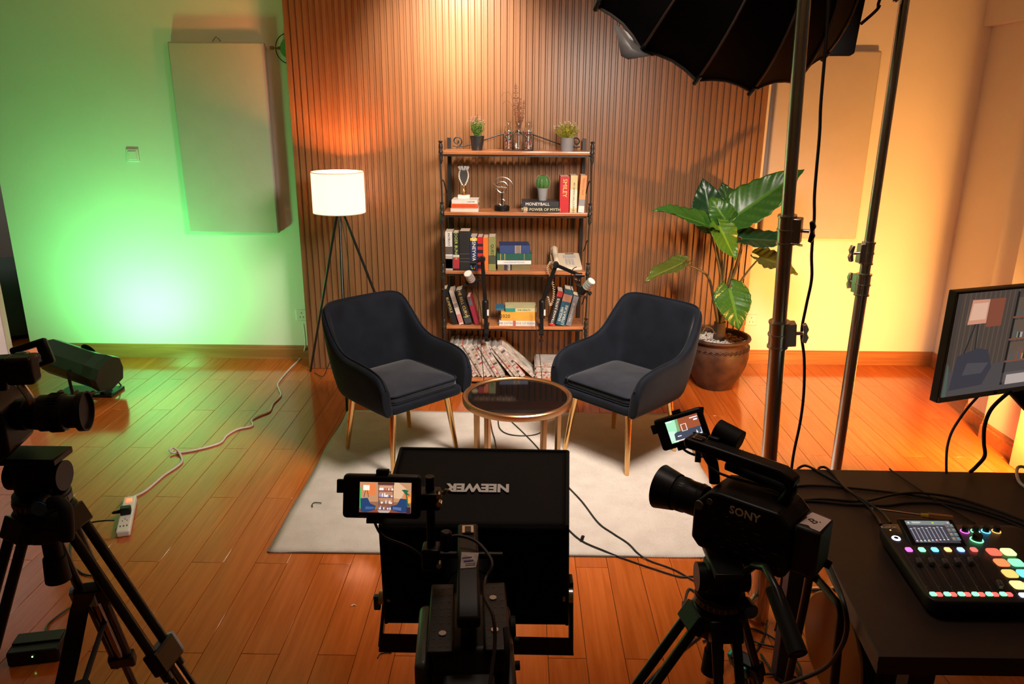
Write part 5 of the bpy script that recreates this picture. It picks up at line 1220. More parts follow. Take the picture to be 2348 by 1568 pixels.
# ---------------- tripods ----------------
def tripod(label, base, H0, legs, panh=None, latch='teal', head=True, plate=(.075, .15)):
    """legs: list of floor points (world). H0 bowl height"""
    B = Vector(base); t = thing('tripod', label, 'tripod', B)
    c0 = Vector((0, 0, H0))
    G().lathe([(.03, -.075), (.055, -.06), (.066, -.02), (.066, .0), (.058, .012), (.05, .012)], 28, Matrix.Translation(c0)).obj('bowl', M_black, t)
    G().cyl(c0+Vector((0, 0, -.13)), c0+Vector((0, 0, -.07)), .020, n=18).cyl(c0+Vector((0, 0, -.185)), c0+Vector((0, 0, -.125)), .028, .024, 18).obj('bowl_clamp', M_rubber, t)
    for i, L_ in enumerate(legs):
        f_ = Vector(L_)-B; out = Vector((f_.x, f_.y, 0)).normalized(); sd = out.cross(Vector((0, 0, 1)))
        top = c0+out*.062+Vector((0, 0, -.022)); ft = Vector((f_.x, f_.y, .012)); d_ = (ft-top); LL = d_.length; d_ = d_.normalized()
        m1 = top+d_*LL*.36; m2 = top+d_*LL*.70
        lg = G()
        for s in (-1, 1): lg.cyl(top+sd*s*.024, m1+sd*s*.027+d_*.05, .0115, n=14)
        leg = lg.obj('leg', M_blackm, t); leg['kind'] = 'stuff' if False else leg.get('kind', 'part') if False else 'part'; del leg['kind']
        G().cbox((0, 0, 0), (.05, .075, .035), frame(top, d_, sd)).obj('leg_hinge', M_black, leg, bevel=.004)
        nr = d_.cross(sd)
        G().cbox((0, 0, 0), (.060, .082, .036), frame(m1, d_, sd)).obj('latch_block', M_black, leg, bevel=.005)
        lm = {'teal': mat('teal_latch', (.04, .42, .34), .35, .2), 'blue': mat('blue_latch', (.22, .38, .60), .35, .3)}[latch]
        la = G().cbox((0, -.0, .022), (.050, .022, .010), frame(m1, d_, sd)).cbox((.0, -.046, .0), (.055, .012, .026), frame(m1, d_, sd)); la.obj('latch_lever', lm, leg, bevel=.003)['kind'] = 'stuff'
        G().cyl(m1-nr*0+d_*.02+sd*0, m2, .0125, n=14).obj('centre_tube', mat('steel_tube', (.30, .22, .15), .25, .9), leg)
        g = G()
        for s in (-1, 1): g.cyl(m1+sd*s*.021, m2+sd*s*.021+d_*.04, .0095, n=12)
        g.obj('lower_tubes', M_blackm, leg)['kind'] = 'stuff'
        G().cbox((0, 0, 0), (.050, .070, .032), frame(m2, d_, sd)).obj('lower_latch', M_black, leg, bevel=.004)
        G().cyl(m2, ft, .011, n=12).obj('foot_tube', M_blackm, leg)
        G().cyl(ft-Vector((0, 0, .012)), ft+Vector((0, 0, .016)), .022, .015, 16).obj('rubber_foot', M_rubber, leg)
    # mid spreader
    hub = Vector((0, 0, H0*.50)); g = G().cyl(hub-Vector((0, 0, .02)), hub+Vector((0, 0, .02)), .024, n=18)
    for L_ in legs:
        f_ = Vector(L_)-B; out = Vector((f_.x, f_.y, 0)).normalized(); top = c0+out*.062; p = top+(Vector((f_.x, f_.y, .012))-top)*.50; g.cyl(hub, p, .0075, n=8)
    g.obj('spreader', M_rubber, t)['kind'] = 'stuff'
    if head:
        hd = G().cyl(c0+Vector((0, 0, .010)), c0+Vector((0, 0, .045)), .054, .058, 28).obj('head_base', M_black, t)
        G().cyl(c0+Vector((0, 0, .020)), c0+Vector((0, 0, .036)), .0595, n=28).obj('scale_ring', mat('grey_ring', (.045, .045, .047), .4, .3), hd)
        g = G()
        for k in range(14): a = k*2*PI/28+PI+.2; g.cbox((.0600*math.cos(a), .0600*math.sin(a), H0+.028), (.001, .003, .009), None, (0, 0, a))
        g.obj('scale_ticks', M_line, hd)['kind'] = 'stuff'
        G().cbox(c0+Vector((0, 0, .085)), (.085, .075, .085)).obj('head_body', M_black, t, bevel=.016, bseg=3)
        G().cyl(c0+Vector((-.060, 0, .085)), c0+Vector((.060, 0, .085)), .034, n=26).obj('tilt_drum', M_black, t)
        G().cyl(c0+Vector((.040, -.055, .050)), c0+Vector((.048, -.085, .050)), .020, .018, 20).obj('brake_knob', M_black, t)
        G().cyl(c0+Vector((.0475, -.083, .050)), c0+Vector((.0485, -.088, .050)), .016, n=20).obj('knob_cap', M_blue, t)
        G().cbox(c0+Vector((0, 0, .132)), (plate[0], plate[1], .016)).obj('camera_plate', M_black, t, bevel=.003)
    if panh:
        a = Vector(panh[0])-B; b = Vector(panh[1])-B; d_ = (b-a).normalized()
        ph_ = G().tube([c0+Vector((.03, -.02, .09)), a, b], .0085, 10, k=3).obj('pan_handle', M_blackm, t)
        G().cyl(b-d_*.14, b, .017, .019, 16).obj('grip', M_rubber, ph_)
    return t
def camera(label, base, rz, variant, brand=None, tape=None):
    """local +y = lens direction, origin = underside of the body"""
    t = thing('video_camera', label, 'camera', base, rz)
    w, l, h = .062, .115, .155
    pr_ = [(-l, .010), (-l+.012, 0), (l-.02, 0), (l, .020), (l, h-.045), (l-.035, h-.006), (l-.06, h), (-l+.03, h), (-l, h-.028)]
    MXZ = Matrix(((0, 0, 1, 0), (1, 0, 0, 0), (0, 1, 0, 0), (0, 0, 0, 1)))
    b_ = G().prism(pr_, -w, w, MXZ).obj('body', M_black, t, bevel=.007, bseg=3)
    if variant != 'left':
        g = G(); rr = random.Random(4)
        for j in range(6):
            for i in range(5):
                y = .065-.034*i-.006*j; z = .105-.016*j
                if rr.random() < .8: g.cbox((-w-.0005, y, z), (.001, rr.uniform(.006, .016), .0014))
        g.obj('button_print', mat('button_print', (.10, .10, .09), .6), b_)['kind'] = 'stuff'
        g = G()
        for i in range(4): g.cbox((-w-.002, .05-.03*i, .045), (.005, .016, .010)).cyl((-w, .075, .03), (-w-.006, .075, .03), .011, n=16)
        g.obj('buttons', M_rubber, b_, bevel=.001)['kind'] = 'stuff'
    if brand: text(brand, .027, mat('brand_print', (.85, .80, .70), .5), b_, Matrix(((0, 0, -1, -w-.0006), (-1, 0, 0, -.010), (0, 1, 0, .126), (0, 0, 0, 1))), 'brand_lettering', bold=.0006)
    # battery and rear
    G().cbox((0, -l-.028, .075), (.085, .056, .115)).obj('battery', mat('battery_dark', (.022, .020, .020), .5), t, bevel=.006)
    G().cyl((.035, -l-.02, .03), (.035, -l-.065, .02), .010, n=12).cyl((-.03, -l-.02, .02), (-.03, -l-.06, .015), .008, n=12).obj('rear_connector', M_rubber, t)['kind'] = 'stuff'
    if tape:
        g = G().add([(-.036, -.024, 0), (.030, -.026, 0), (.036, .018, 0), (.012, .022, 0), (.004, .018, 0), (-.030, .022, 0), (-.026, .004, 0), (-.034, -.004, 0)], [tuple(range(8))], Matrix.Translation((0, -l-.028, .1334)))
        tp_ = g.obj('tape_label', mat('pink_tape', (.85, .68, .62), .7), t, smooth=False)
        text(tape, .030, M_kink, tp_, Matrix.Translation((0, -l-.028, .1338)) @ Matrix.Rotation(-rz+.3, 4, 'Z'), 'handwritten_letter')
    # lens
    lz = .085; y0 = l
    if variant == 'left':
        seg = [(.034, .0), (.036, .02), (.033, .022), (.037, .045), (.040, .048), (.0405, .098), (.036, .100), (.036, .128)]; red = .098; hood = (.126, .140, .044, .044)
    else:
        seg = [(.040, .0), (.043, .012), (.041, .014), (.041, .045), (.043, .048), (.043, .075), (.039, .080)]; red = .078; hood = (.075, .122, .046, .056)
    L_ = G().lathe([(0, 0)]+seg+[(0, seg[-1][1])], 36, Matrix(((1, 0, 0, 0), (0, 0, 1, y0), (0, -1, 0, lz), (0, 0, 0, 1)))).obj('lens', M_black, t)
    g = G()
    for k in range(36):
        a = 2*PI*k/36; g.cbox((.0425*math.cos(a), y0+.062 if variant != 'left' else y0+.08, lz+.0425*math.sin(a)), (.0018, .022, .0018), None, (0, -a, 0))
    g.obj('grip_ribs', M_rubber, L_)['kind'] = 'stuff'
    MR_ = Matrix(((1, 0, 0, 0), (0, 0, 1, y0+red), (0, -1, 0, lz), (0, 0, 0, 1)))
    G().torus((0, 0, 0), seg[-1][0]+.0008, .0010, 40, 6, MR_).obj('red_ring', mat('red_ring', (.55, .03, .02), .4), L_)
    h0, h1, r0_, r1_ = hood
    G().lathe([(r0_-.003, h0), (r0_, h0), (r1_, h1), (r1_-.004, h1), (r0_-.006, h0+.006)], 36, Matrix(((1, 0, 0, 0), (0, 0, 1, y0), (0, -1, 0, lz), (0, 0, 0, 1)))).obj('lens_hood', M_black, L_)
    G().cyl((0, y0+h0, lz), (0, y0+h0+.003, lz), .033, n=30).obj('front_glass', M_glassb, L_)
    # handle
    hz = h+(.050 if variant == 'left' else .075); hn = G()
    hn.tube([(0, l-.02, h-.01), (0, l-.01, h+.04), (0, l+.01, hz)], .013, 10, k=4)
    hn.tube([(0, -l+.045, h-.005), (0, -l+.030, h+.035), (0, -l+.040, hz-.018)], .014, 10, k=4)
    hn.obj('handle_post', M_black, t)['kind'] = 'stuff'
    Hd = G().prism([(-l+.020, hz-.028), (-l+.02, hz-.008), (-l+.05, hz+.006), (l-.02, hz+.012), (l+.055, hz+.014), (l+.062, hz+.006), (l+.055, hz-.012), (l-.01, hz-.014), (-l+.06, hz-.022)], -.020, .020, MXZ).obj('top_handle', mat('handle_dark', (.009, .007, .007), .45, spec=.3), t, bevel=.007, bseg=3)
    G().cbox((0, l+.030, hz+.0158), (.022, .026, .003)).obj('hot_shoe', M_chromed, Hd)
    G().cbox((0, l+.028, hz+.0176), (.012, .020, .002)).obj('shoe_slot', M_kink, Hd)
    return t, b_, Hd, l, h, hz
def field_monitor(parent_t, M, w, h, polys, strength, mname, txt=None):
    G().cbox((0, 0, -.011), (w, h, .022), M).obj('monitor_case', M_black, parent_t, world=True, bevel=.008, bseg=3)
    G().cbox((.0, h/2+.004, -.011), (.022, .010, .016), M).cbox((-.012, -h/2-.004, -.011), (.03, .010, .014), M).cbox((-w/2-.005, h*.22, -.008), (.012, .024, .010), M).obj('case_tab', M_rubber, parent_t, world=True, bevel=.001)['kind'] = 'stuff'
    return picture('monitor_screen', parent_t, M @ Matrix.Translation((w*.055, 0, .0004)), w*.66, h*.68, polys, strength, mname, world=True)

# --- camera with teleprompter, centre foreground
CB = Vector((-.085, 1.165, .865))
t, bd, hd, l, h, hz = camera('video camera behind the teleprompter, seen from above in the centre foreground', CB, math.radians(4), 'centre')
# cheese plate and extras
for s in (-1, 1):
    pl = G().box((s*.048-.022, -.105, h+.004), (s*.048+.022, .085, h+.012)).obj('perforated_plate', mat('plate_brown_black', (.011, .008, .007), .45, .2), t, bevel=.003)
    g = G()
    for j in range(9):
        for i in range(3): g.cyl((s*.048-.013+.013*i, -.09+.020*j, h+.0118), (s*.048-.013+.013*i, -.09+.020*j, h+.0124), .0034, n=10)
    g.obj('holes', M_kink, pl)['kind'] = 'stuff'
    for y in (-.055, .035) if s > 0 else (-.06,): G().cyl((s*.045, y, h+.011), (s*.045, y, h+.0145), .0065, n=16).obj('bolt', M_chromed, pl)
g = G().add([(-.016, -.022, 0), (.012, -.020, 0), (.018, .020, 0), (-.014, .024, 0)], [(0, 1, 2, 3)], Matrix.Translation((.002, .045, hz+.0125)) @ Matrix.Rotation(.1, 4, 'X')); g.obj('paper_label', mat('worn_white_tape', (.50, .42, .38), .7, var=.3, vscale=90), hd, smooth=False)
for k in range(3): G().cbox((-.002+.003*k, .052-.010*k, hz+.0140), (.018, .0025, .0005), None, (.1, 0, .1)).obj('handwriting', mat('blue_ink', (.05, .06, .25), .6), hd)
G().box((.058, -.17, .01), (.078, .06, h-.02)).obj('side_grip', mat('grip_brown', (.03, .022, .02), .45), t, bevel=.008)
G().cyl((.075, .0, h-.03), (.084, .0, h-.03), .024, n=24).cyl((.08, -.07, h-.05), (.088, -.07, h-.05), .008, n=12).cyl((.08, -.045, h-.02), (.088, -.045, h-.02), .008, n=12).obj('side_dial', M_rubber, t)['kind'] = 'stuff'
G().cbox((-.078, -.02, .085), (.028, .17, .11)).obj('light_catch_grip', mat('light_catch_grey', (.07, .075, .07), .4), t, bevel=.012, bseg=3)  # grip added in paler grey to suggest green light on this side
# rod, clamps and field monitor
pr0 = at(985, 1092, 1.27); pr1 = at(988, 1290, 1.27)
G().cyl(pr0+Vector((0, 0, .0)), Vector((pr0.x, pr0.y, pr1.z)), .0085, n=16).obj('monitor_rod', M_black, t, world=True)
ph0 = at(985, 1284, 1.27); G().cyl(Vector((pr0.x-.012, 1.27, ph0.z+.012)), Vector((pr0.x+.135, 1.27, ph0.z+.012)), .0065, n=14).obj('cross_rod', M_black, t, world=True)
G().cbox(Vector((pr0.x, 1.265, ph0.z+.012)), (.034, .036, .045)).cbox(Vector((pr0.x-.002, 1.265, at(985, 1140, 1.27).z)), (.045, .034, .034)).cyl(Vector((pr0.x+.03, 1.25, ph0.z+.035)), Vector((pr0.x+.03, 1.25, ph0.z+.075)), .011, n=12).obj('rod_clamp', M_black, t, world=True, bevel=.004)['kind'] = 'stuff'
for py in (1118, 1136, 1276): 
    c = at(1008, py+14, 1.245); G().cyl(c, c+Vector((0, -.012, 0)), .0052, n=14).obj('clamp_screw', M_chromed, t, world=True)
G().tube([at(1003, 1128, 1.25), at(1016, 1130, 1.24), at(1024, 1124, 1.23), at(1030, 1128, 1.22)], .0035, 8).obj('clamp_lever', mat('brass_lever', (.22, .12, .04), .3, .8), t, world=True)
mc = at(874, 1140, 1.235); mxv = (at(965, 1144, 1.235)-at(785, 1140, 1.235)).normalized(); toC = Vector((0, 0, CH))-mc
vz = (Vector((-.02, -.95, .30))).normalized(); vy = vz.cross(mxv).normalized()
T = frame(mc, mxv, vy)
mwid = (at(966, 1140, 1.235)-at(787, 1140, 1.235)).length; mhei = mwid*.565
SCN = [((.30, .13, .06), R4(0, 0, 1, 1)), ((.52, .26, .13), [(0, .35), (1, .35), (1, 1), (0, 1)]), ((.72, .44, .26), [(.62, .5), (.8, .45), (.9, .8), (.75, 1), (.62, 1)]), ((.75, .20, .06), [(.12, .6), (.3, .55), (.3, .95), (.12, .95)]), ((.04, .45, .08), [(0, .15), (.035, .10), (.03, .80), (.01, .85)]), ((1.2, .95, .7), [(.07, .73), (.19, .73), (.19, .90), (.07, .90)]),
       ((.03, .02, .02), [(.11, .73), (.12, .73), (.09, .5), (.08, .5)]), ((.03, .02, .02), [(.14, .73), (.15, .73), (.18, .5), (.17, .5)]),
       ((.22, .10, .06), [(.36, .12), (.66, .12), (.66, 1), (.36, 1)]), ((.10, .03, .03), R4(.35, .92, .67, 1)), ((.6, .32, .18), R4(.38, .73, .64, .90)), ((.45, .22, .12), R4(.38, .52, .64, .70)), ((.45, .22, .12), R4(.38, .30, .64, .49)), ((.25, .06, .03), R4(.36, .70, .66, .74)), ((.25, .06, .03), R4(.36, .49, .66, .525)), ((.25, .06, .03), R4(.36, .28, .66, .305)), ((.25, .06, .03), [(0, 0), (1, 0), (1, .10), (0, .12)])]
bx = random.Random(9)
for v, hh_ in ((.745, .13), (.53, .13), (.31, .13), (.12, .13)):
    u = .38
    while u < .63: w_ = bx.uniform(.012, .03); SCN.append((bx.choice([(.9, .85, .85), (.1, .1, .2), (.9, .8, .8), (.25, .3, .6), (.8, .7, .6), (.4, .1, .1)]), R4(u, v, u+w_, v+bx.uniform(.05, hh_)))); u += w_+bx.choice([0, .004, .02])
SCN += [((.02, .05, .14), [(.04, .04), (.14, .02), (.30, .10), (.33, .24), (.22, .32), (.17, .50), (.03, .48)]), ((.06, .11, .26), [(.12, .12), (.28, .13), (.31, .20), (.14, .22)]), ((.02, .05, .14), [(.94, .05), (.80, .03), (.63, .12), (.62, .24), (.74, .30), (.80, .50), (.94, .48)]), ((.10, .14, .30), [(.66, .13), (.82, .10), (.82, .20), (.66, .22)]),
        ((.9, .16, .03), R4(.88, .50, .99, .66)), ((.02, .12, .05), [(.82, .78), (.88, .80), (.96, .76), (.99, .82), (.93, .70), (.99, .60), (.93, .62), (.95, .35), (.99, .25), (.93, .25), (.91, .6), (.86, .72)]), ((.9, .35, .06), R4(.95, .35, 1, .55)), ((.04, .02, .04), R4(.92, 0, 1, .22)), ((.45, .38, .35), [(.40, .02), (.58, .02), (.62, .10), (.36, .10)])]
field_monitor(t, T, mwid, mhei, SCN, 1.15, 'screen_light_bright')
text('NEEWER', .0042, M_line, t, T @ Matrix.Translation((-mwid*.22, -mhei*.44, .0006)), 'small_lettering', world=True)
G().tube([at(860, 1200, 1.24), at(880, 1230, 1.26), at(940, 1255, 1.27), at(985, 1290, 1.27)], .0026, 6).obj('monitor_wire', M_cable, t, world=True)
G().tube([at(1010, 1245, 1.25), at(1045, 1228, 1.26), at(1090, 1240, 1.25), at(1122, 1275, 1.22), at(1128, 1300, 1.2), at(1112, 1330, 1.18), at(1112, 1370, 1.12), at(1130, 1410, 1.08), at(1135, 1470, 1.05), at(1125, 1560, 1.0), at(1120, 1640, .95)], .0032, 8).obj('camera_cable', mat('brown_black_cable', (.03, .018, .014), .5), t, world=True)
G().tube([at(1160, 1440, 1.05), at(1163, 1490, 1.02), at(1160, 1560, 1.0), at(1150, 1640, .98)], .0050, 8).obj('rear_cable', M_cable, t, world=True)
tb = CB-Vector((0, 0, .148))
tripod('black tripod under the teleprompter camera, below the bottom of the picture', (CB.x, CB.y, 0), CB.z-.150, [(CB.x+.02, CB.y+.42, 0), (CB.x-.36, CB.y-.22, 0), (CB.x+.36, CB.y-.22, 0)], latch='blue')
# --- teleprompter
t = thing('teleprompter', 'black fabric teleprompter hood lettered in white in front of the centre camera', 'teleprompter', (-.08, 1.45, .80))
TFL, TFR = at(920, 1028, 1.66), at(1302, 1035, 1.66); TNL, TNR = at(872, 1205, 1.42), at(1301, 1207, 1.42)
BNL, BNR = at(886, 1428, 1.40), at(1300, 1432, 1.40)
BFL, BFR = Vector((TFL.x, 1.68, BNL.z+.01)), Vector((TFR.x, 1.68, BNR.z+.01))
def quadgrid(c4_, n, m, amp, seed):
    r = random.Random(seed); a, b, c, d = c4_; ph = [r.uniform(0, 6) for _ in range(4)]; V = []; nrm = (b-a).cross(d-a).normalized()
    for j in range(m+1):
        for i in range(n+1):
            u, v = i/n, j/m; p = a*(1-u)*(1-v)+b*u*(1-v)+c*u*v+d*(1-u)*v
            e = math.sin(PI*u)*math.sin(PI*v); V.append(p+nrm*amp*e*(math.sin(u*7+ph[0]+v*3)+.6*math.sin(v*9+ph[1]-u*4)+.4*math.sin(u*17+ph[2])))
    return V, [(j*(n+1)+i, j*(n+1)+i+1, (j+1)*(n+1)+i+1, (j+1)*(n+1)+i) for j in range(m) for i in range(n)]
M_hood = mat('hood_nylon', (.0065, .0055, .0052), .70, bump=.25, bscale=900, spec=.2)
for nm, q, s in (('top_panel', (TNL, TNR, TFR, TFL), 1), ('rear_panel', (BNL, BNR, TNR, TNL), 2), ('left_side_panel', (BFL, BNL, TNL, TFL), 3), ('right_side_panel', (BNR, BFR, TFR, TNR), 4), ('bottom_panel', (BFL, BFR, BNR, BNL), 5)):
    g = G().add(*quadgrid(q, 24, 16, (.0008 if s == 1 else .0022) if s != 2 else .004, s)); o = g.obj(nm, M_hood, t, world=True); so = o.modifiers.new('th', 'SOLIDIFY'); so.thickness = .003
for a_, b_ in ((TFL, TFR), (TFL, TNL), (TFR, TNR), (TNL, BNL), (TNR, BNR)):
    G().cyl(a_, b_, .004, n=8).obj('piped_seam', M_cloth, t, world=True)
ctr = (TNL+TNR+TFR+TFL)/4; ux = (TFR-TFL+TNR-TNL).normalized(); vy = (TFL-TNL+TFR-TNR).normalized()
tc_ = at(1097, 1119, 1.53); nrm = ux.cross(vy).normalized(); tc_ = tc_ - nrm*((tc_-ctr).dot(nrm)) + nrm*.0036
text('NEEWER', .0345, mat('logo_white', (.92, .90, .88), .5), t, frame(tc_, -ux, -vy), 'logo_lettering', world=True, bold=.0016, xs=1.02)
# mirror glass inside the open front
G().box((TFL.x+.01, 1.60, BNL.z+.02), (TFR.x-.01, 1.603, TFL.z-.03)).obj('mirror_glass', M_glassb, t, world=True)
# U bracket
M_br = mat('bracket_dark', (.022, .014, .010), .45, .3)
G().hexa([at(868, 1495, 1.40), at(1316, 1503, 1.40), at(1316, 1503, 1.44), at(868, 1495, 1.44), at(872, 1452, 1.40), at(1310, 1462, 1.40), at(1310, 1462, 1.44), at(872, 1452, 1.44)]).obj('cross_bar', M_br, t, world=True, bevel=.002)
for x0, x1, ty, by, sgn in ((866, 874, 1326, 1485, -1), (1305, 1315, 1336, 1504, 1)):
    a_, b_ = at(x0 if sgn > 0 else x0+16, ty, 1.43), at(x1 if sgn > 0 else x1+16, ty, 1.43); c_, d_ = at(x0, by, 1.40), at(x1, by, 1.40)
    G().hexa([c_, d_, d_+Vector((0, .035, 0)), c_+Vector((0, .035, 0)), a_, b_, b_+Vector((0, .035, 0)), a_+Vector((0, .035, 0))]).obj('side_arm', M_br, t, world=True, bevel=.003)
c_ = at(885, 1368, 1.42); G().cyl(c_+Vector((.012, 0, 0)), c_-Vector((.014, 0, 0)), .016, n=20).cyl(at(1300, 1365, 1.42)+Vector((-.01, 0, 0)), at(1300, 1365, 1.42)+Vector((.012, 0, 0)), .016, n=20).obj('pivot', M_chromed, t, world=True)['kind'] = 'stuff'
c_ = at(865, 1380, 1.42); G().cbox(c_, (.014, .012, .034)).cyl(c_, c_+Vector((.02, 0, 0)), .005, n=10).obj('blue_knob', M_blue, t, world=True, bevel=.002)['kind'] = 'stuff'
# lens red ring of centre camera sits at the hood; rods carrying the bracket
for s in (-.03, .03): G().cyl((CB.x+s, 1.10, CB.z-.02), (CB.x+s, 1.43, CB.z-.02), .0075, n=12).obj('support_rod', M_blackm, t, world=True)
G().box((CB.x-.05, 1.38, at(1090, 1480, 1.40).z-.01), (CB.x+.05, 1.43, CB.z-.01)).obj('rod_bracket', M_br, t, world=True)

# --- right camera
RB = at(1712, 1262, 1.58); rza = math.radians(50)
t, bd, hd, l, h, hz = camera('video camera on a tripod at the right, lens pointing left past the chairs', RB, rza, 'right', 'SONY', 'B.')
RM = Matrix.Translation(RB) @ Matrix.Rotation(rza, 4, 'Z')
# eyepiece tube on the handle
G().cyl((.050, l+.010, hz+.028), (.050, l-.050, hz+.012), .026, .028, 24).obj('eyepiece', M_rubber, t)
G().cyl((.050, l-.049, hz+.0125), (.050, l-.0515, hz+.012), .022, n=24).obj('eyepiece_glass', M_kink, t)
G().cbox((.030, l, hz+.006), (.035, .03, .03)).obj('eyepiece_mount', M_black, t, bevel=.004)
G().tube([(.050, l-.05, hz-.012), (.048, l-.06, hz-.035), (.06, l-.065, hz-.045), (.062, l-.055, hz-.010)], .0009, 5).obj('loop_cord', M_cable, t)
# mic tube along the handle side
G().cyl((.040, l-.03, h+.028), (.040, -l+.04, h+.014), .016, n=18).obj('microphone_holder', M_rubber, t)
G().tube([(.0, l+.02, hz-.02), (-.02, l-.03, hz-.045), (-.01, -.0, hz-.05), (.01, -l+.06, hz-.055), (0, -l+.03, h+.01)], .0032, 7).obj('handle_cable', M_cable, t)
G().cyl((-.060, .075, .128), (-.0655, .075, .128), .0075, n=18).cyl((-.060, .10, .110), (-.067, .10, .110), .011, n=18).obj('side_dial', mat('pale_dial', (.16, .15, .12), .4), t)['kind'] = 'stuff'
# rod + field monitor
q0, q1 = at(1607, 933, 1.86), at(1600, 1060, 1.80)
G().cyl(q0, q1, .0080, n=16).obj('monitor_rod', M_black, t, world=True)
hf = RM @ Vector((0, l+.05, hz)); qm = q0.lerp(q1, .55)
G().cyl(hf, qm, .0075, n=14).cbox(qm, (.034, .030, .030)).obj('rod_clamp', M_black, t, world=True, bevel=.003)['kind'] = 'stuff'
mc = at(1563, 984, 1.84); xv = (at(1613, 972, 1.84)-at(1513, 997, 1.86)).normalized(); xv.z += .05; xv.normalize(); vz = Vector((-.12, -.93, .36)).normalized(); vy = vz.cross(xv).normalized()
mwid = (at(1618, 970, 1.84)-at(1506, 996, 1.86)).length; mhei = mwid*.66
SC2 = [((.30, .075, .03), R4(0, 0, 1, 1)), ((.35, .70, .45), [(0, 0), (.22, 0), (.28, .55), (.30, 1), (0, 1)]), ((.55, .85, .62), [(0, .1), (.2, .1), (.2, .5), (0, .55)]), ((.20, .35, .15), [(.28, .35), (.36, .35), (.38, 1), (.30, 1)]), ((.05, .06, .09), [(.14, .08), (.16, .38), (.25, .44), (1, .44), (1, .06)]), ((.9, .9, .9), R4(.0, .94, .20, .97)), ((.9, .9, .9), R4(.74, .86, .98, .90)), ((.9, .9, .9), R4(.84, .74, .96, .80)), ((.9, .9, .9), R4(.08, .03, .62, .07)), ((.8, .8, .8), R4(.24, .22, .36, .26)),
       ((.8, .8, .8), R4(.42, .40, .44, .72)), ((.8, .8, .8), R4(.57, .40, .59, .72)), ((.8, .8, .8), R4(.42, .70, .59, .72)), ((.8, .8, .8), R4(.42, .40, .59, .42)), ((.8, .8, .8), [(.80, .10), (.98, .10), (.98, .15), (.88, .14), (.84, .32)]), ((.7, .7, .7), R4(.97, .10, .985, .36))]
field_monitor(t, frame(mc, xv, vy), mwid, mhei, SC2, 1.3, 'screen_light_bright2')
G().tube([at(1565, 1018, 1.86), at(1568, 1030, 1.86), at(1590, 1042, 1.85), at(1640, 1052, 1.80), at(1665, 1050, 1.75), at(1700, 1060, 1.7)], .0035, 7).obj('monitor_wire', M_cable, t, world=True)
tz = RB.z-.150
TB2 = (RB.x-.055, RB.y-.01, 0)
tripod('black tripod with teal latches carrying the right camera, beside the desk', TB2, tz, [(TB2[0]-.50, TB2[1]-.10, 0), (TB2[0]+.02, TB2[1]-.50, 0), (TB2[0]+.30, TB2[1]+.30, 0)], panh=(at(1755, 1300, 1.42), at(1830, 1500, 1.25)), latch='teal')
tt = [o for o in bpy.data.objects if o.name.startswith('tripod')][-1]
text('SQ75', .014, M_line, tt, Matrix.Translation((-.012, -.0675, tz-.012)) @ Matrix.Rotation(PI/2, 4, 'X'), 'model_lettering', bold=.0002)
o = G().tube([RM @ Vector((.035, -l-.06, .02)), fl(1850, 1225, .80), fl(1885, 1270, .785), fl(1913, 1325, .775), fl(1935, 1385, .76), fl(1942, 1440, .70), fl(1925, 1490, .60), fl(1885, 1535, .45), fl(1800, 1570, .30), fl(1740, 1590, .15)], .0060, 8).obj('camera_cable', M_cable); tag(o, 'black cable from the right camera drooping past the desk corner', 'cable')

# --- left camera
LB = at(-75, 1040, 1.50); rzl = math.radians(-80)
t, bd, hd, l, h, hz = camera('video camera at the left edge with a long black lens pointing right', LB, rzl, 'left')
LM_ = Matrix.Translation(LB) @ Matrix.Rotation(rzl, 4, 'Z')
G().cyl((.0625, .075, .050), (.066, .075, .050), .019, n=24).obj('silver_rosette', M_chrome, t)
G().cyl((.0655, .075, .050), (.0665, .075, .050), .012, n=24).obj('rosette_recess', M_blackm, t)
g = G()
for k in range(5): a = k*2*PI/5; g.cyl((.0665, .075+.0155*math.cos(a), .050+.0155*math.sin(a)), (.0668, .075+.0155*math.cos(a), .050+.0155*math.sin(a)), .002, n=8)
g.obj('rosette_screws', M_kink, t)['kind'] = 'stuff'
mc = at(72, 815, 1.66); xv = Vector((.80, .35, .22)).normalized(); vz = Vector((.30, -.93, .25)).normalized(); vy = vz.cross(xv).normalized(); T = frame(mc, xv, vy)
G().cbox((0, 0, -.012), (.078, .062, .024), T).obj('viewfinder_case', M_black, t, world=True, bevel=.006)
picture('viewfinder_screen', t, T @ Matrix.Translation((-.006, -.002, .0003)), .044, .036, [((.015, .015, .02), R4(0, 0, 1, 1)), ((.55, .16, .06), [(.2, .25), (.95, .15), (1, .95), (.35, .95)]), ((.28, .08, .04), [(.2, .25), (.5, .2), (.6, .9), (.35, .95)]), ((.03, .03, .06), [(.6, .1), (.9, .15), (.85, .4), (.65, .35)]), ((.9, .9, .9), R4(.05, .82, .14, .90)), ((.9, .9, .9), R4(.03, .1, .12, .16)), ((.7, .5, .4), R4(.55, .45, .62, .75))], 1.1, 'screen_light_bright3', world=True)
G().cbox((.018, l+.035, hz-.012), (.045, .055, .060)).obj('xlr_block', mat('handle_dark', (.009, .007, .007), .45, spec=.3), t, bevel=.008)
G().tube([(.02, l+.02, hz-.03), (.03, l+.045, hz-.075), (.02, l+.035, hz-.09)], .008, 8).obj('shoe_arm', M_chromed, t)
LTH = LB.z-.150
tripod('black tripod with a pale blue latch carrying the left camera', (LB.x+.125, LB.y+.03, 0), LTH, [(LB.x+.66, LB.y-.02, 0), (LB.x-.12, LB.y-.44, 0), (LB.x-.02, LB.y+.52, 0)], panh=None, latch='blue', plate=(.13, .075))
tt = [o for o in bpy.data.objects if o.name.startswith('tripod')][-1]
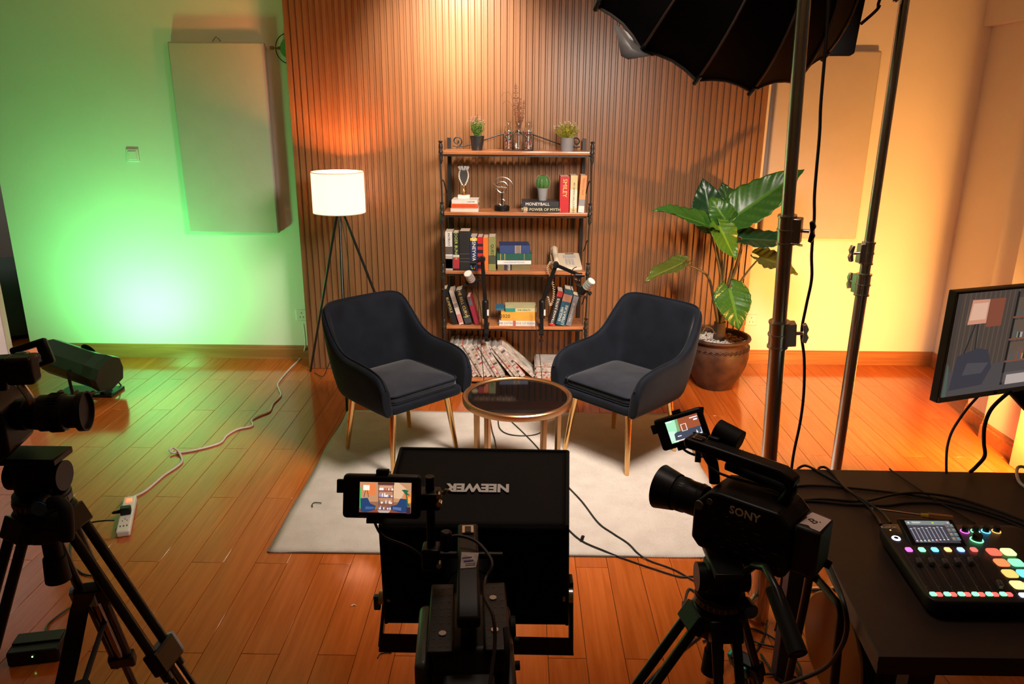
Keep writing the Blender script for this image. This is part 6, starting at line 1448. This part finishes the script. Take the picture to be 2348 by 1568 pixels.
hp = [at(95, 1172, 1.48), at(125, 1152, 1.46), at(148, 1165, 1.45), at(153, 1200, 1.44), at(153, 1235, 1.44)]
o = G().tube(hp, .015, 12).obj('carry_handle', M_rubber, tt, world=True)
e = at(160, 1275, 1.50)
sp = [at(196, 1362, 1.66), at(182, 1400, 1.74), at(172, 1450, 1.75), at(160, 1510, 1.72), at(140, 1600, 1.70)]
g = G(); V = []
for p in smooth_path(sp, 5): V += [p+Vector((-.026, 0, 0)), p+Vector((.026, 0, .004)), p+Vector((.026, .004, .004)), p+Vector((-.026, .004, 0))]
n = len(V)//4; g.add(V, [(i*4+k, i*4+(k+1) % 4, (i+1)*4+(k+1) % 4, (i+1)*4+k) for i in range(n-1) for k in range(4)]); g.obj('hanging_strap', M_cloth, tt, world=True)

# ---------------- cable reel and clutter under the desk ----------------
rc = at(1905, 1482, 1.98); rc = Vector((rc.x, rc.y, .27))
rc = at(1905, 1484, 1.95)
t = thing('cable_reel', 'amber cable reel with black tube frame under the desk edge', 'cable reel', (rc.x+.10, rc.y, 0))
rx = Vector((.86, -.42, .0)).normalized()
T = frame(rc, Vector((rx.y*-1, rx.x, 0)), (0, 0, 1))
M_reel = mat('amber_reel', (.34, .085, .012), .35); RR = rc.z-.06 if rc.z < .32 else .16
T = frame(rc, Vector((.12, -1, 0)), (0, 0, 1))   # local z = across the reel
for s, nm in ((0, 'reel_flange'), (-.17, 'reel_flange')):
    G().lathe([(.03, s*1), (RR, s*1), (RR+.004, s-.004), (RR, s-.008), (.03, s-.008)], 44, T).obj(nm, M_reel, t, world=True)
G().torus((0, 0, -.004), RR, .005, 44, 8, T).obj('yellow_edge', mat('yellow_edge', (.50, .28, .02), .4), t, world=True)
g = G()
for k in range(10): g.torus((0, 0, -.020-.015*k), RR*.80+.006*(k % 2), .008, 36, 6, T)
g.obj('wound_cable', M_cable, t, world=True)['kind'] = 'stuff'
zt = rc.z+RR+.05
for s in (.045, -.225):
    P0 = T @ Vector((-.14, 0, s)); P1 = T @ Vector((.14, 0, s)); P0.z = .012; P1.z = .012; Q0 = T @ Vector((-.09, 0, s)); Q1 = T @ Vector((.09, 0, s)); Q0.z = zt; Q1.z = zt
    G().tube([P0, P0.lerp(Q0, .8), Q0+Vector((0, 0, -.01)), Q0.lerp(Q1, .3), Q0.lerp(Q1, .7), Q1+Vector((0, 0, -.01)), P1.lerp(Q1, .8), P1], .013, 10, k=4).obj('tube_frame', M_blackm, t, world=True)
cl = [([(1590, 1322), (1680, 1335), (1735, 1372), (1760, 1420), (1742, 1480), (1700, 1530)], 'black floor cable looping behind the right tripod'),
      ([(1568, 1390), (1580, 1350), (1606, 1372), (1600, 1400), (1570, 1405), (1566, 1380)], 'small black cable loop left of the right tripod'),
      ([(1612, 1470), (1660, 1450), (1720, 1440), (1790, 1475), (1830, 1540), (1860, 1600)], 'black floor cable passing under the right tripod'),
      ([(1480, 1568), (1540, 1510), (1600, 1462), (1650, 1420), (1700, 1395)], 'black floor cable running diagonally beside the right tripod leg'),
      ([(1700, 1330), (1760, 1340), (1830, 1352), (1872, 1400), (1880, 1450), (1872, 1540)], 'black floor cable curving toward the reel'),
      ([(1745, 1500), (1790, 1560), (1850, 1575), (1930, 1560), (1990, 1570)], 'black floor cable in front of the reel'),
      ([(1690, 1420), (1730, 1470), (1800, 1490), (1835, 1530), (1840, 1600)], 'black floor cable beside the desk leg'),
      ([(1640, 1600), (1700, 1560), (1760, 1545), (1830, 1555), (1880, 1600)], 'lowest black floor cable at the bottom edge right of the tripod')]
for i, (pts, lb) in enumerate(cl):
    o = G().tube([fl(x, y, .006+.001*i) for x, y in pts], .0048 if i % 2 else .0038, 7).obj('floor_cable', M_cable); tag(o, lb, 'cable', 'cables on the floor around the right tripod')
c = fl(2200, 1560, .0)
t = thing('power_strip', 'pale power strip with red light under the near edge of the desk', 'power strip', (1.24, 1.95, 0), .6)
G().box((-.03, -.16, 0), (.03, .16, .035)).obj('housing', M_white, t, bevel=.006)
G().cbox((0, .11, .036), (.02, .025, .004)).obj('switch', mat('red_glow', (1, .10, .04), .3, emit=3.0), t)
